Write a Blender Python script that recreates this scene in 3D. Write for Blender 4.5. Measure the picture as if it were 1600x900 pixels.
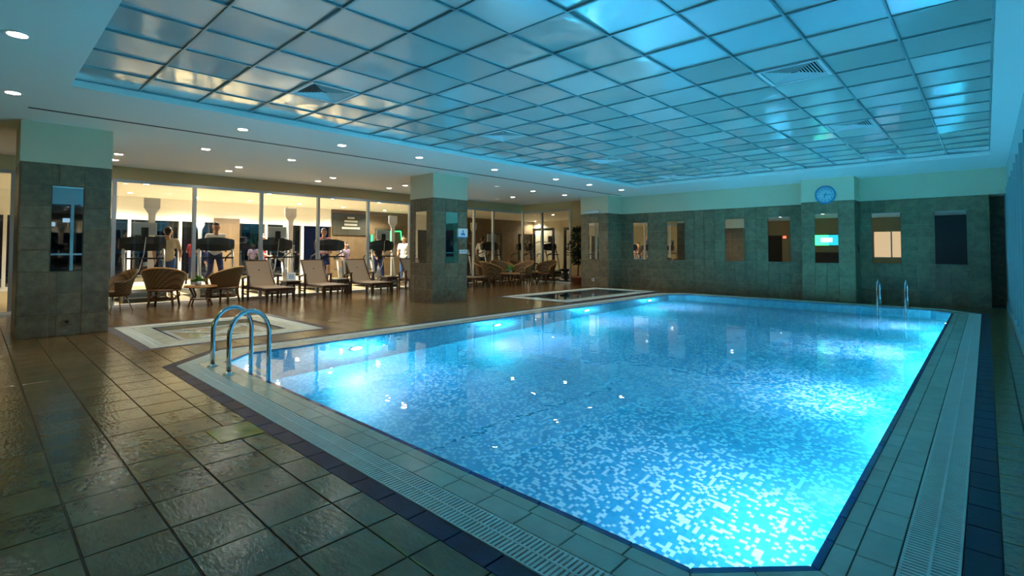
import bpy, math, random
from mathutils import Vector, Matrix, Euler
random.seed(7)
R_ = math.radians
for o in list(bpy.data.objects):
    bpy.data.objects.remove(o, do_unlink=True)
SC = bpy.context.scene
COL = SC.collection

# ------------------------------------------------------------------ camera
H_CAM = 1.21
F_PX, YAW, PITCH, ROLL, PP_Y = 790.2, 0.7533, 0.0308, 0.0013, 366.06
cd = bpy.data.cameras.new('camera')
cd.sensor_width = 36.0
cd.lens = F_PX / 1600.0 * 36.0
cd.shift_y = (PP_Y - 450.0) / 1600.0
cd.clip_start = 0.02
cd.clip_end = 300
cam = bpy.data.objects.new('camera', cd)
COL.objects.link(cam)
_f = Vector((-math.sin(YAW) * math.cos(PITCH), math.cos(YAW) * math.cos(PITCH), math.sin(PITCH)))
_r = Vector((math.cos(YAW), math.sin(YAW), 0))
_u = _r.cross(_f)
_r2 = _r * math.cos(ROLL) + _u * math.sin(ROLL)
_u2 = _u * math.cos(ROLL) - _r * math.sin(ROLL)
cam.matrix_world = Matrix(((_r2.x, _u2.x, -_f.x, 0), (_r2.y, _u2.y, -_f.y, 0), (_r2.z, _u2.z, -_f.z, H_CAM), (0, 0, 0, 1)))
SC.camera = cam

# ------------------------------------------------------------------ world, exposure
w = bpy.data.worlds.new('night')
SC.world = w
w.use_nodes = True
w.node_tree.nodes['Background'].inputs[0].default_value = (0.010, 0.022, 0.06, 1)
w.node_tree.nodes['Background'].inputs[1].default_value = 0.25
vs = SC.view_settings
vs.view_transform = 'Standard'
vs.look = 'None'
vs.gamma = 1.0
vs.use_curve_mapping = False
vs.exposure = 1.1
cy = SC.cycles
cy.use_denoising = True
cy.max_bounces = 14
cy.diffuse_bounces = 5
cy.glossy_bounces = 6
cy.transmission_bounces = 10
cy.transparent_max_bounces = 16
cy.volume_bounces = 0
cy.sample_clamp_indirect = 6.0
cy.caustics_reflective = True
cy.caustics_refractive = True
cy.blur_glossy = 0.3

P_POOL = 330.0       # each underwater lamp, all round
P_POOL_BEAM = 420.0  # its beam towards the pool floor
P_DOWN = 23.0        # each soffit downlight
P_GYM = 230.0        # each gym downlight

# ------------------------------------------------------------------ dimensions
ZS = 2.96           # soffit
ZG = 3.048          # panel grid
XR, XL, YN, YF = -0.52, -6.32, 1.905, 13.29   # pool water edge
CH = 0.33           # chamfer
DEPTH = 1.42
XG = -13.3          # glass partition
YW = 14.75          # far wall
YB = -3.6           # wall behind
XW = 0.335          # window wall
TT = 2.4            # top of the wall tiling

# ------------------------------------------------------------------ materials
def M(name, col, rough=0.5, metal=0.0, noise=0.0, nscale=6.0, bump=0.0, bscale=40.0, rnd=0.0, spec=0.5,
      rough_noise=0.0, stretch=None, coat=0.0, emit=None, estr=0.0, col2=None, coat_rough=0.05):
    m = bpy.data.materials.new(name)
    m.use_nodes = True
    nt = m.node_tree
    N, L = nt.nodes, nt.links
    b = N['Principled BSDF']
    b.inputs['Roughness'].default_value = rough
    b.inputs['Metallic'].default_value = metal
    b.inputs['Specular IOR Level'].default_value = spec
    b.inputs['Coat Weight'].default_value = coat
    b.inputs['Coat Roughness'].default_value = coat_rough
    c = (*col, 1)
    b.inputs['Base Color'].default_value = c
    src = None
    need = noise > 0 or bump > 0 or rough_noise > 0
    if need:
        g = N.new('ShaderNodeNewGeometry')
        mp = N.new('ShaderNodeMapping')
        if stretch:
            mp.inputs['Scale'].default_value = stretch
        L.new(g.outputs['Position'], mp.inputs['Vector'])
    if noise > 0:
        t = N.new('ShaderNodeTexNoise')
        t.inputs['Scale'].default_value = nscale
        t.inputs['Detail'].default_value = 6
        t.inputs['Roughness'].default_value = 0.65
        L.new(mp.outputs[0], t.inputs['Vector'])
        rp = N.new('ShaderNodeValToRGB')
        rp.color_ramp.elements[0].position = 0.3
        rp.color_ramp.elements[1].position = 0.72
        k = col2 if col2 else tuple(x * (1 - noise) for x in col)
        rp.color_ramp.elements[0].color = (*k, 1)
        rp.color_ramp.elements[1].color = (*[min(1, x * (1 + noise * 0.6)) for x in col], 1)
        L.new(t.outputs['Fac'], rp.inputs['Fac'])
        src = rp.outputs['Color']
    if rnd > 0:
        oi = N.new('ShaderNodeObjectInfo')
        mr = N.new('ShaderNodeMapRange')
        mr.inputs['To Min'].default_value = 1 - rnd
        mr.inputs['To Max'].default_value = 1 + rnd
        L.new(oi.outputs['Random'], mr.inputs['Value'])
        hs = N.new('ShaderNodeHueSaturation')
        hs.inputs['Color'].default_value = c
        L.new(mr.outputs[0], hs.inputs['Value'])
        if src:
            L.new(src, hs.inputs['Color'])
        src = hs.outputs['Color']
    if src:
        L.new(src, b.inputs['Base Color'])
    if rough_noise > 0:
        t2 = N.new('ShaderNodeTexNoise')
        t2.inputs['Scale'].default_value = 1.7
        t2.inputs['Detail'].default_value = 5
        L.new(mp.outputs[0], t2.inputs['Vector'])
        mr2 = N.new('ShaderNodeMapRange')
        mr2.inputs['From Min'].default_value = 0.2
        mr2.inputs['From Max'].default_value = 0.8
        mr2.inputs['To Min'].default_value = max(0.02, rough - rough_noise)
        mr2.inputs['To Max'].default_value = rough + rough_noise
        L.new(t2.outputs['Fac'], mr2.inputs['Value'])
        L.new(mr2.outputs[0], b.inputs['Roughness'])
    if bump > 0:
        t3 = N.new('ShaderNodeTexNoise')
        t3.inputs['Scale'].default_value = bscale
        t3.inputs['Detail'].default_value = 4
        L.new(mp.outputs[0], t3.inputs['Vector'])
        bp = N.new('ShaderNodeBump')
        bp.inputs['Strength'].default_value = bump
        bp.inputs['Distance'].default_value = 0.01
        L.new(t3.outputs['Fac'], bp.inputs['Height'])
        L.new(bp.outputs[0], b.inputs['Normal'])
        if coat > 0:
            L.new(bp.outputs[0], b.inputs['Coat Normal'])
    if emit:
        b.inputs['Emission Color'].default_value = (*emit, 1)
        b.inputs['Emission Strength'].default_value = estr
    return m

MT = {}
MT['floor'] = M('wet_stone_tile', (0.165, 0.098, 0.036), 0.09, noise=0.32, nscale=5.0, bump=0.26, bscale=20, rnd=0.16, rough_noise=0.05, stretch=(1, 2.0, 1), spec=0.65)
MT['grout'] = M('dark_grout', (0.045, 0.038, 0.028), 0.7)
MT['yellow'] = M('yellow_tile', (0.26, 0.19, 0.004), 0.14, bump=0.25, bscale=14)
MT['brown_tile'] = M('brown_wall_tile', (0.165, 0.122, 0.075), 0.32, noise=0.5, nscale=9.0, rnd=0.14, bump=0.08, bscale=60, rough_noise=0.08)
MT['far_tile'] = MT['brown_tile']
MT['tile_grout'] = M('tan_grout', (0.36, 0.28, 0.17), 0.8)
MT['cream'] = M('cream_paint', (0.66, 0.60, 0.44), 0.7, bump=0.03, bscale=120)
MT['tan'] = M('tan_paint', (0.60, 0.42, 0.20), 0.7, bump=0.03, bscale=120)
MT['orange'] = M('orange_paint', (0.55, 0.27, 0.10), 0.6, bump=0.03, bscale=120)
MT['white'] = M('white_ceiling_paint', (0.86, 0.86, 0.84), 0.75, bump=0.02, bscale=150)
MT['dark'] = M('dark_slot', (0.01, 0.012, 0.012), 0.6)
MT['navy_tile'] = M('navy_border_tile', (0.010, 0.012, 0.045), 0.42, noise=0.4, nscale=14, rnd=0.25, bump=0.1, bscale=30, spec=0.22)
MT['blue_edge'] = M('blue_edge_tile', (0.012, 0.045, 0.20), 0.12, rnd=0.12)
MT['coping'] = M('pale_coping_tile', (0.46, 0.50, 0.42), 0.22, noise=0.12, nscale=8, rnd=0.07, bump=0.12, bscale=24)
MT['grate'] = M('white_plastic_grate', (0.70, 0.74, 0.68), 0.32, noise=0.08, nscale=10)
MT['channel'] = M('drain_channel', (0.06, 0.07, 0.065), 0.4)
MT['steel'] = M('polished_steel', (0.62, 0.64, 0.65), 0.13, 1.0)
MT['alu'] = M('grey_aluminium', (0.50, 0.53, 0.55), 0.35, 0.75)
MT['teal_alu'] = M('teal_painted_frame', (0.30, 0.42, 0.46), 0.35, 0.2)
MT['bar'] = M('grid_bar_metal', (0.22, 0.34, 0.38), 0.3, 0.5)
MT['black'] = M('black_plastic', (0.010, 0.010, 0.012), 0.35)
MT['rubber'] = M('black_rubber', (0.014, 0.014, 0.015), 0.7)
MT['silver'] = M('silver_plastic', (0.48, 0.50, 0.52), 0.35, 0.4)
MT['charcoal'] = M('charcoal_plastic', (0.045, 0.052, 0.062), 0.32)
MT['white_pl'] = M('white_plastic', (0.75, 0.75, 0.76), 0.4)
MT['wicker'] = M('golden_wicker', (0.25, 0.115, 0.034), 0.45, noise=0.5, nscale=60, bump=0.6, bscale=120, rnd=0.1)
MT['wicker_rim'] = M('pale_cane_rim', (0.40, 0.19, 0.05), 0.4, noise=0.3, nscale=30)
MT['wicker_dark'] = M('dark_cane', (0.13, 0.055, 0.02), 0.4, noise=0.4, nscale=30)
MT['cane_tan'] = M('tan_rattan', (0.20, 0.115, 0.04), 0.5, noise=0.4, nscale=60, bump=0.5, bscale=120)
MT['wood'] = M('dark_teak', (0.055, 0.024, 0.012), 0.35, noise=0.4, nscale=12, stretch=(1, 6, 6))
MT['sling'] = M('taupe_sling_fabric', (0.25, 0.185, 0.13), 0.75, noise=0.2, nscale=80, bump=0.3, bscale=200)
MT['terracotta'] = M('terracotta', (0.30, 0.095, 0.04), 0.6, noise=0.2, nscale=12)
MT['leaf'] = M('green_leaf', (0.10, 0.26, 0.03), 0.4, noise=0.3, nscale=20)
MT['leaf_dark'] = M('dark_green_leaf', (0.012, 0.03, 0.012), 0.4, noise=0.3, nscale=20)
MT['bark'] = M('bark', (0.06, 0.04, 0.025), 0.8)
MT['gym_floor'] = M('beige_gym_floor', (0.50, 0.38, 0.20), 0.45, noise=0.15, nscale=4)
MT['gym_brown'] = M('brown_gym_wall', (0.16, 0.105, 0.055), 0.5, noise=0.25, nscale=3)
MT['board'] = M('dark_notice_board', (0.035, 0.032, 0.02), 0.5)
MT['skin'] = M('skin', (0.50, 0.27, 0.18), 0.5)
MT['hair'] = M('dark_hair', (0.018, 0.012, 0.009), 0.5)
MT['clock_blue'] = M('blue_clock_rim', (0.02, 0.22, 0.42), 0.3)
MT['clock_face'] = M('pale_clock_face', (0.40, 0.72, 0.85), 0.4)
MT['clock_ink'] = M('clock_ink', (0.01, 0.10, 0.20), 0.5)
MT['sign_white'] = M('white_sign', (0.72, 0.80, 0.86), 0.35)
MT['sign_blue'] = M('blue_sign_ink', (0.03, 0.20, 0.45), 0.4)
MT['ink_white'] = M('white_lettering', (0.7, 0.7, 0.62), 0.5)

def emission(name, col, s):
    m = bpy.data.materials.new(name)
    m.use_nodes = True
    nt = m.node_tree
    nt.nodes.clear()
    o = nt.nodes.new('ShaderNodeOutputMaterial')
    e = nt.nodes.new('ShaderNodeEmission')
    e.inputs[0].default_value = (*col, 1)
    e.inputs[1].default_value = s
    nt.links.new(e.outputs[0], o.inputs[0])
    return m
MT['lamp'] = emission('downlight_glow', (1.0, 0.93, 0.80), 22.0)
MT['lamp_dim'] = emission('dim_downlight_glow', (1.0, 0.90, 0.75), 0.3)
MT['gym_lamp'] = emission('gym_downlight_glow', (1.0, 0.90, 0.70), 30.0)
MT['pool_lamp'] = emission('underwater_lamp_glow', (0.9, 0.95, 1.0), 60.0)
MT['neon_green'] = emission('green_neon', (0.03, 1.0, 0.15), 3.0)
MT['neon_red'] = emission('red_sign_glow', (1.0, 0.04, 0.02), 6.0)
MT['screen_blue'] = emission('teal_screen', (0.02, 0.45, 0.55), 1.0)
MT['screen_white'] = emission('white_screen', (0.85, 1.0, 0.92), 3.0)
MT['lit_window'] = emission('lit_office_window', (1.0, 0.72, 0.42), 0.40)
MT['city'] = emission('city_window', (0.75, 0.85, 1.0), 1.2)

def mirror_mat():
    m = bpy.data.materials.new('mirror_silver')
    m.use_nodes = True
    b = m.node_tree.nodes['Principled BSDF']
    b.inputs['Base Color'].default_value = (0.80, 0.83, 0.82, 1)
    b.inputs['Metallic'].default_value = 1
    b.inputs['Roughness'].default_value = 0.01
    return m
MT['mirror'] = mirror_mat()

def glass_mat(name, tint, rough=0.0, ior=1.5):
    m = bpy.data.materials.new(name)
    m.use_nodes = True
    nt = m.node_tree
    N, L = nt.nodes, nt.links
    N.clear()
    o = N.new('ShaderNodeOutputMaterial')
    mx = N.new('ShaderNodeMixShader')
    t = N.new('ShaderNodeBsdfTransparent')
    t.inputs[0].default_value = (*tint, 1)
    g = N.new('ShaderNodeBsdfGlossy')
    g.inputs['Roughness'].default_value = rough
    lw = N.new('ShaderNodeLayerWeight')            # facing is the same on both faces of a pane
    lw.inputs['Blend'].default_value = 0.5
    pw = N.new('ShaderNodeMath'); pw.operation = 'POWER'; pw.inputs[1].default_value = 5.0
    f0 = ((ior - 1) / (ior + 1)) ** 2
    ma = N.new('ShaderNodeMath'); ma.operation = 'MULTIPLY_ADD'
    ma.inputs[1].default_value = 1 - f0; ma.inputs[2].default_value = f0
    L.new(lw.outputs['Facing'], pw.inputs[0])
    L.new(pw.outputs[0], ma.inputs[0])
    L.new(ma.outputs[0], mx.inputs[0])
    L.new(t.outputs[0], mx.inputs[1])
    L.new(g.outputs[0], mx.inputs[2])
    L.new(mx.outputs[0], o.inputs[0])
    return m
MT['glass'] = glass_mat('clear_pane', (0.94, 0.97, 0.96))
MT['night_glass'] = glass_mat('tinted_pane', (0.45, 0.55, 0.60), ior=1.8)
MT['coated_glass'] = glass_mat('reflective_coated_pane', (0.30, 0.42, 0.48), ior=3.2)

def water_mat(name, absorb, scatter, bump):
    m = bpy.data.materials.new(name)
    m.use_nodes = True
    nt = m.node_tree
    N, L = nt.nodes, nt.links
    N.clear()
    o = N.new('ShaderNodeOutputMaterial')
    g = N.new('ShaderNodeBsdfGlass')
    g.inputs['Roughness'].default_value = 0.0
    g.inputs['IOR'].default_value = 1.333
    ge = N.new('ShaderNodeNewGeometry')
    t = N.new('ShaderNodeTexNoise')
    t.inputs['Scale'].default_value = 2.6
    t.inputs['Detail'].default_value = 3
    b = N.new('ShaderNodeBump')
    b.inputs['Strength'].default_value = bump
    b.inputs['Distance'].default_value = 0.02
    L.new(ge.outputs['Position'], t.inputs['Vector'])
    L.new(t.outputs['Fac'], b.inputs['Height'])
    L.new(b.outputs[0], g.inputs['Normal'])
    L.new(g.outputs[0], o.inputs['Surface'])
    if absorb > 0:
        a = N.new('ShaderNodeVolumeAbsorption')
        a.inputs['Color'].default_value = (0.15, 0.86, 1.0, 1)
        a.inputs['Density'].default_value = absorb
        out = a.outputs[0]
        if scatter > 0:
            s = N.new('ShaderNodeVolumeScatter')
            s.inputs['Color'].default_value = (0.85, 0.95, 1.0, 1)
            s.inputs['Density'].default_value = scatter
            s.inputs['Anisotropy'].default_value = 0.3
            ad = N.new('ShaderNodeAddShader')
            L.new(a.outputs[0], ad.inputs[0])
            L.new(s.outputs[0], ad.inputs[1])
            out = ad.outputs[0]
        L.new(out, o.inputs['Volume'])
    return m
MT['water'] = water_mat('pool_water_surface', 0.22, 0.006, 0.11)
MT['tub_water'] = water_mat('tub_water_surface', 0.12, 0.0, 0.05)

def mosaic_mat(name, ca, cb, thr):
    m = bpy.data.materials.new(name)
    m.use_nodes = True
    nt = m.node_tree
    N, L = nt.nodes, nt.links
    b = N['Principled BSDF']
    b.inputs['Roughness'].default_value = 0.3
    ge = N.new('ShaderNodeNewGeometry')
    sc = N.new('ShaderNodeVectorMath'); sc.operation = 'SCALE'
    sc.inputs['Scale'].default_value = 1 / 0.026
    off = N.new('ShaderNodeVectorMath'); off.operation = 'ADD'
    off.inputs[1].default_value = (0.37, 0.41, 0.43)
    fl = N.new('ShaderNodeVectorMath'); fl.operation = 'FLOOR'
    wn = N.new('ShaderNodeTexWhiteNoise')
    L.new(ge.outputs['Position'], sc.inputs[0])
    L.new(sc.outputs[0], off.inputs[0])
    L.new(off.outputs[0], fl.inputs[0])
    L.new(fl.outputs[0], wn.inputs['Vector'])
    # gentle clustering of the pale pieces
    ns = N.new('ShaderNodeTexNoise')
    ns.inputs['Scale'].default_value = 0.22
    ns.inputs['Detail'].default_value = 1
    L.new(fl.outputs[0], ns.inputs['Vector'])
    ad = N.new('ShaderNodeMath'); ad.operation = 'MULTIPLY_ADD'
    ad.inputs[1].default_value = 0.55
    L.new(ns.outputs['Fac'], ad.inputs[0])
    L.new(wn.outputs['Value'], ad.inputs[2])
    rp = N.new('ShaderNodeValToRGB')
    rp.color_ramp.interpolation = 'CONSTANT'
    e = rp.color_ramp.elements
    e[0].position = 0.0; e[0].color = (*ca, 1)
    e[1].position = thr; e[1].color = (*cb, 1)
    e2 = e.new(thr * 0.5); e2.color = (ca[0] * 1.3, ca[1] * 1.18, ca[2] * 1.12, 1)
    dv = N.new('ShaderNodeMath'); dv.operation = 'DIVIDE'
    dv.inputs[1].default_value = 1.55
    L.new(ad.outputs[0], dv.inputs[0])
    L.new(dv.outputs[0], rp.inputs['Fac'])
    L.new(rp.outputs[0], b.inputs['Base Color'])
    return m
MT['mosaic'] = mosaic_mat('blue_mosaic', (0.004, 0.046, 0.082), (0.105, 0.118, 0.136), 0.62)
MT['film_water'] = glass_mat('shallow_water_film', (0.93, 0.97, 0.97), ior=1.45)
MT['tub_floor'] = M('beige_tub_tile', (0.55, 0.44, 0.25), 0.4, noise=0.15, nscale=9)
MT['tub_white'] = M('white_tub_tile', (0.85, 0.86, 0.86), 0.4)
MT['tub_mosaic'] = mosaic_mat('teal_mosaic', (0.03, 0.16, 0.20), (0.16, 0.30, 0.32), 0.60)

def panel_mat():
    m = bpy.data.materials.new('satin_mirror_panel')
    m.use_nodes = True
    nt = m.node_tree
    N, L = nt.nodes, nt.links
    b = N['Principled BSDF']
    b.inputs['Metallic'].default_value = 0.48
    oi = N.new('ShaderNodeObjectInfo')
    mr = N.new('ShaderNodeMapRange')
    mr.inputs['To Min'].default_value = 0.07
    mr.inputs['To Max'].default_value = 0.20
    L.new(oi.outputs['Random'], mr.inputs['Value'])
    L.new(mr.outputs[0], b.inputs['Roughness'])
    rp = N.new('ShaderNodeValToRGB')
    rp.color_ramp.elements[0].color = (0.70, 0.76, 0.78, 1)
    rp.color_ramp.elements[1].color = (0.90, 0.92, 0.93, 1)
    L.new(oi.outputs['Random'], rp.inputs['Fac'])
    L.new(rp.outputs[0], b.inputs['Base Color'])
    ge = N.new('ShaderNodeNewGeometry')
    t = N.new('ShaderNodeTexNoise')
    t.inputs['Scale'].default_value = 3.5
    t.inputs['Detail'].default_value = 3
    t.inputs['Distortion'].default_value = 0.6
    L.new(ge.outputs['Position'], t.inputs['Vector'])
    bp = N.new('ShaderNodeBump')
    bp.inputs['Strength'].default_value = 0.10
    bp.inputs['Distance'].default_value = 0.03
    L.new(t.outputs['Fac'], bp.inputs['Height'])
    L.new(bp.outputs[0], b.inputs['Normal'])
    return m
MT['panel'] = panel_mat()

# ------------------------------------------------------------------ helpers
class B:
    """collects simple solids, then becomes one mesh object"""
    def __init__(s):
        s.v = []; s.f = []; s.sm = []
    def add(s, vs, fs, smooth=False):
        k = len(s.v)
        s.v += [tuple(x) for x in vs]
        s.f += [tuple(i + k for i in q) for q in fs]
        s.sm += [smooth] * len(fs)
        return s
    def box(s, x0, x1, y0, y1, z0, z1):
        return s.add([(x0, y0, z0), (x1, y0, z0), (x1, y1, z0), (x0, y1, z0), (x0, y0, z1), (x1, y0, z1), (x1, y1, z1), (x0, y1, z1)],
                     [(0, 3, 2, 1), (4, 5, 6, 7), (0, 1, 5, 4), (1, 2, 6, 5), (2, 3, 7, 6), (3, 0, 4, 7)])
    def rbox(s, x0, x1, y0, y1, z0, z1, r):
        """box with all edges chamfered by r"""
        vs, fs = [], []
        X, Y, Z = (x0, x1), (y0, y1), (z0, z1)
        idx = {}
        for i in (0, 1):
            for j in (0, 1):
                for k in (0, 1):
                    p = [X[i], Y[j], Z[k]]
                    q = [p[0] + (r if i == 0 else -r), p[1] + (r if j == 0 else -r), p[2] + (r if k == 0 else -r)]
                    for a in range(3):
                        t = list(q); t[a] = p[a]
                        idx[(i, j, k, a)] = len(vs); vs.append(t)
        def F(*k): fs.append(tuple(idx[q] for q in k))
        for a in range(3):
            b_, c_ = [(1, 2), (2, 0), (0, 1)][a]
            for sd in (0, 1):
                ks = []
                for (p, q) in ((0, 0), (1, 0), (1, 1), (0, 1)):
                    e = [0, 0, 0]; e[a] = sd; e[b_] = p; e[c_] = q
                    ks.append((*e, a))
                F(*(ks if sd else ks[::-1]))
        for a in range(3):          # edges along axis a
            b_, c_ = [(1, 2), (2, 0), (0, 1)][a]
            for p in (0, 1):
                for q in (0, 1):
                    e0 = [0, 0, 0]; e0[b_] = p; e0[c_] = q; e1 = list(e0); e1[a] = 1
                    k = [(*e0, b_), (*e1, b_), (*e1, c_), (*e0, c_)]
                    F(*(k if (p != q) == False else k[::-1]))
        for i in (0, 1):
            for j in (0, 1):
                for k in (0, 1):
                    t = [(i, j, k, 0), (i, j, k, 1), (i, j, k, 2)]
                    F(*(t if (i + j + k) % 2 else t[::-1]))
        return s.add(vs, fs)
    def prism(s, poly, z0, z1):
        n = len(poly)
        vs = [(x, y, z0) for x, y in poly] + [(x, y, z1) for x, y in poly]
        fs = [tuple(range(n - 1, -1, -1)), tuple(range(n, 2 * n))] + [(i, (i + 1) % n, n + (i + 1) % n, n + i) for i in range(n)]
        return s.add(vs, fs)
    def tile(s, poly, z0, z1, bev=0.003):
        """prism with a small bevel round its top"""
        n = len(poly)
        cx = sum(p[0] for p in poly) / n; cyy = sum(p[1] for p in poly) / n
        inn = []
        for x, y in poly:
            d = math.hypot(x - cx, y - cyy) or 1
            k = max(0, 1 - bev * 1.4 / d)
            inn.append((cx + (x - cx) * k, cyy + (y - cyy) * k))
        vs = [(x, y, z0) for x, y in poly] + [(x, y, z1 - bev) for x, y in poly] + [(x, y, z1) for x, y in inn]
        fs = [tuple(range(n - 1, -1, -1)), tuple(range(2 * n, 3 * n))]
        for i in range(n):
            j = (i + 1) % n
            fs += [(i, j, n + j, n + i), (n + i, n + j, 2 * n + j, 2 * n + i)]
        return s.add(vs, fs)
    def tube(s, pts, r, n=10, closed=False, flat=1.0):
        pts = [Vector(p) for p in pts]
        rs = r if isinstance(r, (list, tuple)) else [r] * len(pts)
        rings = []
        m = len(pts)
        up = None
        for i, p in enumerate(pts):
            if closed:
                t = pts[(i + 1) % m] - pts[i - 1]
            else:
                t = pts[min(i + 1, m - 1)] - pts[max(i - 1, 0)]
            t.normalize()
            if up is None:
                up = Vector((0, 0, 1)) if abs(t.z) < 0.9 else Vector((1, 0, 0))
            a = t.cross(up)
            if a.length < 1e-5:
                a = t.cross(Vector((0, 1, 0)))
            a.normalize()
            b = a.cross(t); b.normalize()
            up = b
            rings.append([p + a * (rs[i] * math.cos(2 * math.pi * k / n)) + b * (rs[i] * flat * math.sin(2 * math.pi * k / n)) for k in range(n)])
        vs = [q for ring in rings for q in ring]
        fs = []
        for i in range(m if closed else m - 1):
            i2 = (i + 1) % m
            for k in range(n):
                k2 = (k + 1) % n
                fs.append((i * n + k, i * n + k2, i2 * n + k2, i2 * n + k))
        if not closed:
            fs += [tuple(range(n - 1, -1, -1)), tuple((m - 1) * n + k for k in range(n))]
        return s.add(vs, fs, True)
    def lathe(s, prof, c=(0, 0, 0), n=24, axis='z', sx=1.0):
        vs = []
        for r, h in prof:
            for k in range(n):
                a = 2 * math.pi * k / n
                x, y = r * math.cos(a), r * math.sin(a)
                p = (x, y, h) if axis == 'z' else ((h, x, y) if axis == 'x' else (x, h, y))
                vs.append((p[0] + c[0], p[1] + c[1], p[2] + c[2]))
        fs = []
        m = len(prof)
        for i in range(m - 1):
            for k in range(n):
                k2 = (k + 1) % n
                q = (i * n + k, i * n + k2, (i + 1) * n + k2, (i + 1) * n + k)
                fs.append(q if axis != 'y' else q[::-1])
        if prof[0][0] > 1e-6:
            fs.append(tuple(range(n - 1, -1, -1)) if axis != 'y' else tuple(range(n)))
        if prof[-1][0] > 1e-6:
            t = tuple((m - 1) * n + k for k in range(n))
            fs.append(t if axis != 'y' else t[::-1])
        return s.add(vs, fs, True)
    def ball(s, c, r, n=12, m=8, sc=(1, 1, 1)):
        prof = [(max(1e-7, math.sin(math.pi * i / m)) * r, -math.cos(math.pi * i / m) * r) for i in range(m + 1)]
        vs = []
        for rr, h in prof:
            for k in range(n):
                a = 2 * math.pi * k / n
                vs.append((c[0] + rr * math.cos(a) * sc[0], c[1] + rr * math.sin(a) * sc[1], c[2] + h * sc[2]))
        fs = [(i * n + k, i * n + (k + 1) % n, (i + 1) * n + (k + 1) % n, (i + 1) * n + k) for i in range(m) for k in range(n)]
        return s.add(vs, fs, True)
    def bar(s, p, q, wd, ht):
        """square bar from p to q"""
        p, q = Vector(p), Vector(q)
        t = (q - p).normalized()
        up = Vector((0, 0, 1)) if abs(t.z) < 0.95 else Vector((1, 0, 0))
        a = t.cross(up).normalized() * wd / 2
        b = a.cross(t).normalized() * ht / 2
        vs = [p - a - b, p + a - b, p + a + b, p - a + b, q - a - b, q + a - b, q + a + b, q - a + b]
        return s.add(vs, [(0, 3, 2, 1), (4, 5, 6, 7), (0, 1, 5, 4), (1, 2, 6, 5), (2, 3, 7, 6), (3, 0, 4, 7)])
    def mesh(s, name):
        me = bpy.data.meshes.new(name)
        me.from_pydata(s.v, [], s.f)
        if any(s.sm):
            me.polygons.foreach_set('use_smooth', s.sm)
        me.update()
        return me
    def build(s, name, mat, parent=None, loc=(0, 0, 0), rot=None):
        me = s.mesh(name)
        return place(me, name, mat, parent, loc, rot)

def place(me, name, mat, parent=None, loc=(0, 0, 0), rot=None):
    mt = MT[mat] if isinstance(mat, str) else mat
    if mt and not me.materials:
        me.materials.append(mt)
    o = bpy.data.objects.new(name, me)
    COL.objects.link(o)
    o.location = loc
    if rot is not None:
        o.rotation_euler = rot
    if parent:
        o.parent = parent
    return o

def tag(o, label=None, cat=None, group=None, kind=None):
    if label: o['label'] = label
    if cat: o['category'] = cat
    if group: o['group'] = group
    if kind: o['kind'] = kind
    return o

def thing(name, label, cat, loc=(0, 0, 0), rz=0.0, group=None):
    o = bpy.data.objects.new(name, None)
    o.empty_display_size = 0.1
    COL.objects.link(o)
    o.location = loc
    o.rotation_euler = (0, 0, rz)
    return tag(o, label, cat, group)

def copy_tree(o, parent=None):
    c = o.copy()
    COL.objects.link(c)
    c.parent = parent
    for ch in list(o.children):
        copy_tree(ch, c)
    return c

def dup(root, loc, rz, label=None, group=None):
    c = copy_tree(root)
    c.location = loc
    c.rotation_euler = (0, 0, rz)
    if label: c['label'] = label
    if group: c['group'] = group
    return c

def clip(poly, a, b, c, keep_neg=True):
    """clip polygon by the line a*x+b*y<=c (or >=)"""
    sg = 1 if keep_neg else -1
    out = []
    n = len(poly)
    for i in range(n):
        p, q = poly[i], poly[(i + 1) % n]
        dp = sg * (a * p[0] + b * p[1] - c)
        dq = sg * (a * q[0] + b * q[1] - c)
        if dp <= 1e-9:
            out.append(p)
        if (dp < -1e-9 and dq > 1e-9) or (dp > 1e-9 and dq < -1e-9):
            t = dp / (dp - dq)
            out.append((p[0] + (q[0] - p[0]) * t, p[1] + (q[1] - p[1]) * t))
    res = []
    for p in out:
        if not res or math.hypot(p[0] - res[-1][0], p[1] - res[-1][1]) > 1e-6:
            res.append(p)
    if len(res) > 1 and math.hypot(res[0][0] - res[-1][0], res[0][1] - res[-1][1]) < 1e-6:
        res.pop()
    return res if len(res) >= 3 else []

def area(poly):
    return 0.5 * sum(poly[i][0] * poly[(i + 1) % len(poly)][1] - poly[(i + 1) % len(poly)][0] * poly[i][1] for i in range(len(poly)))

def half_planes(conv):
    hp = []
    n = len(conv)
    for i in range(n):
        (x0, y0), (x1, y1) = conv[i], conv[(i + 1) % n]
        a, b = (y1 - y0), -(x1 - x0)          # outward normal of a ccw polygon
        l = math.hypot(a, b)
        if l > 1e-9:
            hp.append((a / l, b / l, (a * x0 + b * y0) / l))
    return hp

def subtract(polys, conv):
    hp = half_planes(conv)
    out = []
    for p in polys:
        cur = p
        for a, b, c in hp:
            o = clip(cur, a, b, c, False)
            if o and abs(area(o)) > 1e-5:
                out.append(o)
            cur = clip(cur, a, b, c, True)
            if not cur:
                break
    return out

def octa(x0, x1, y0, y1, ch, d):
    x0 -= d; x1 += d; y0 -= d; y1 += d
    if ch <= 0:
        return [(x0, y0), (x1, y0), (x1, y1), (x0, y1)]
    c = ch + 0.5858 * d
    return [(x0 + c, y0), (x1 - c, y0), (x1, y0 + c), (x1, y1 - c), (x1 - c, y1), (x0 + c, y1), (x0, y1 - c), (x0, y0 + c)]

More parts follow.
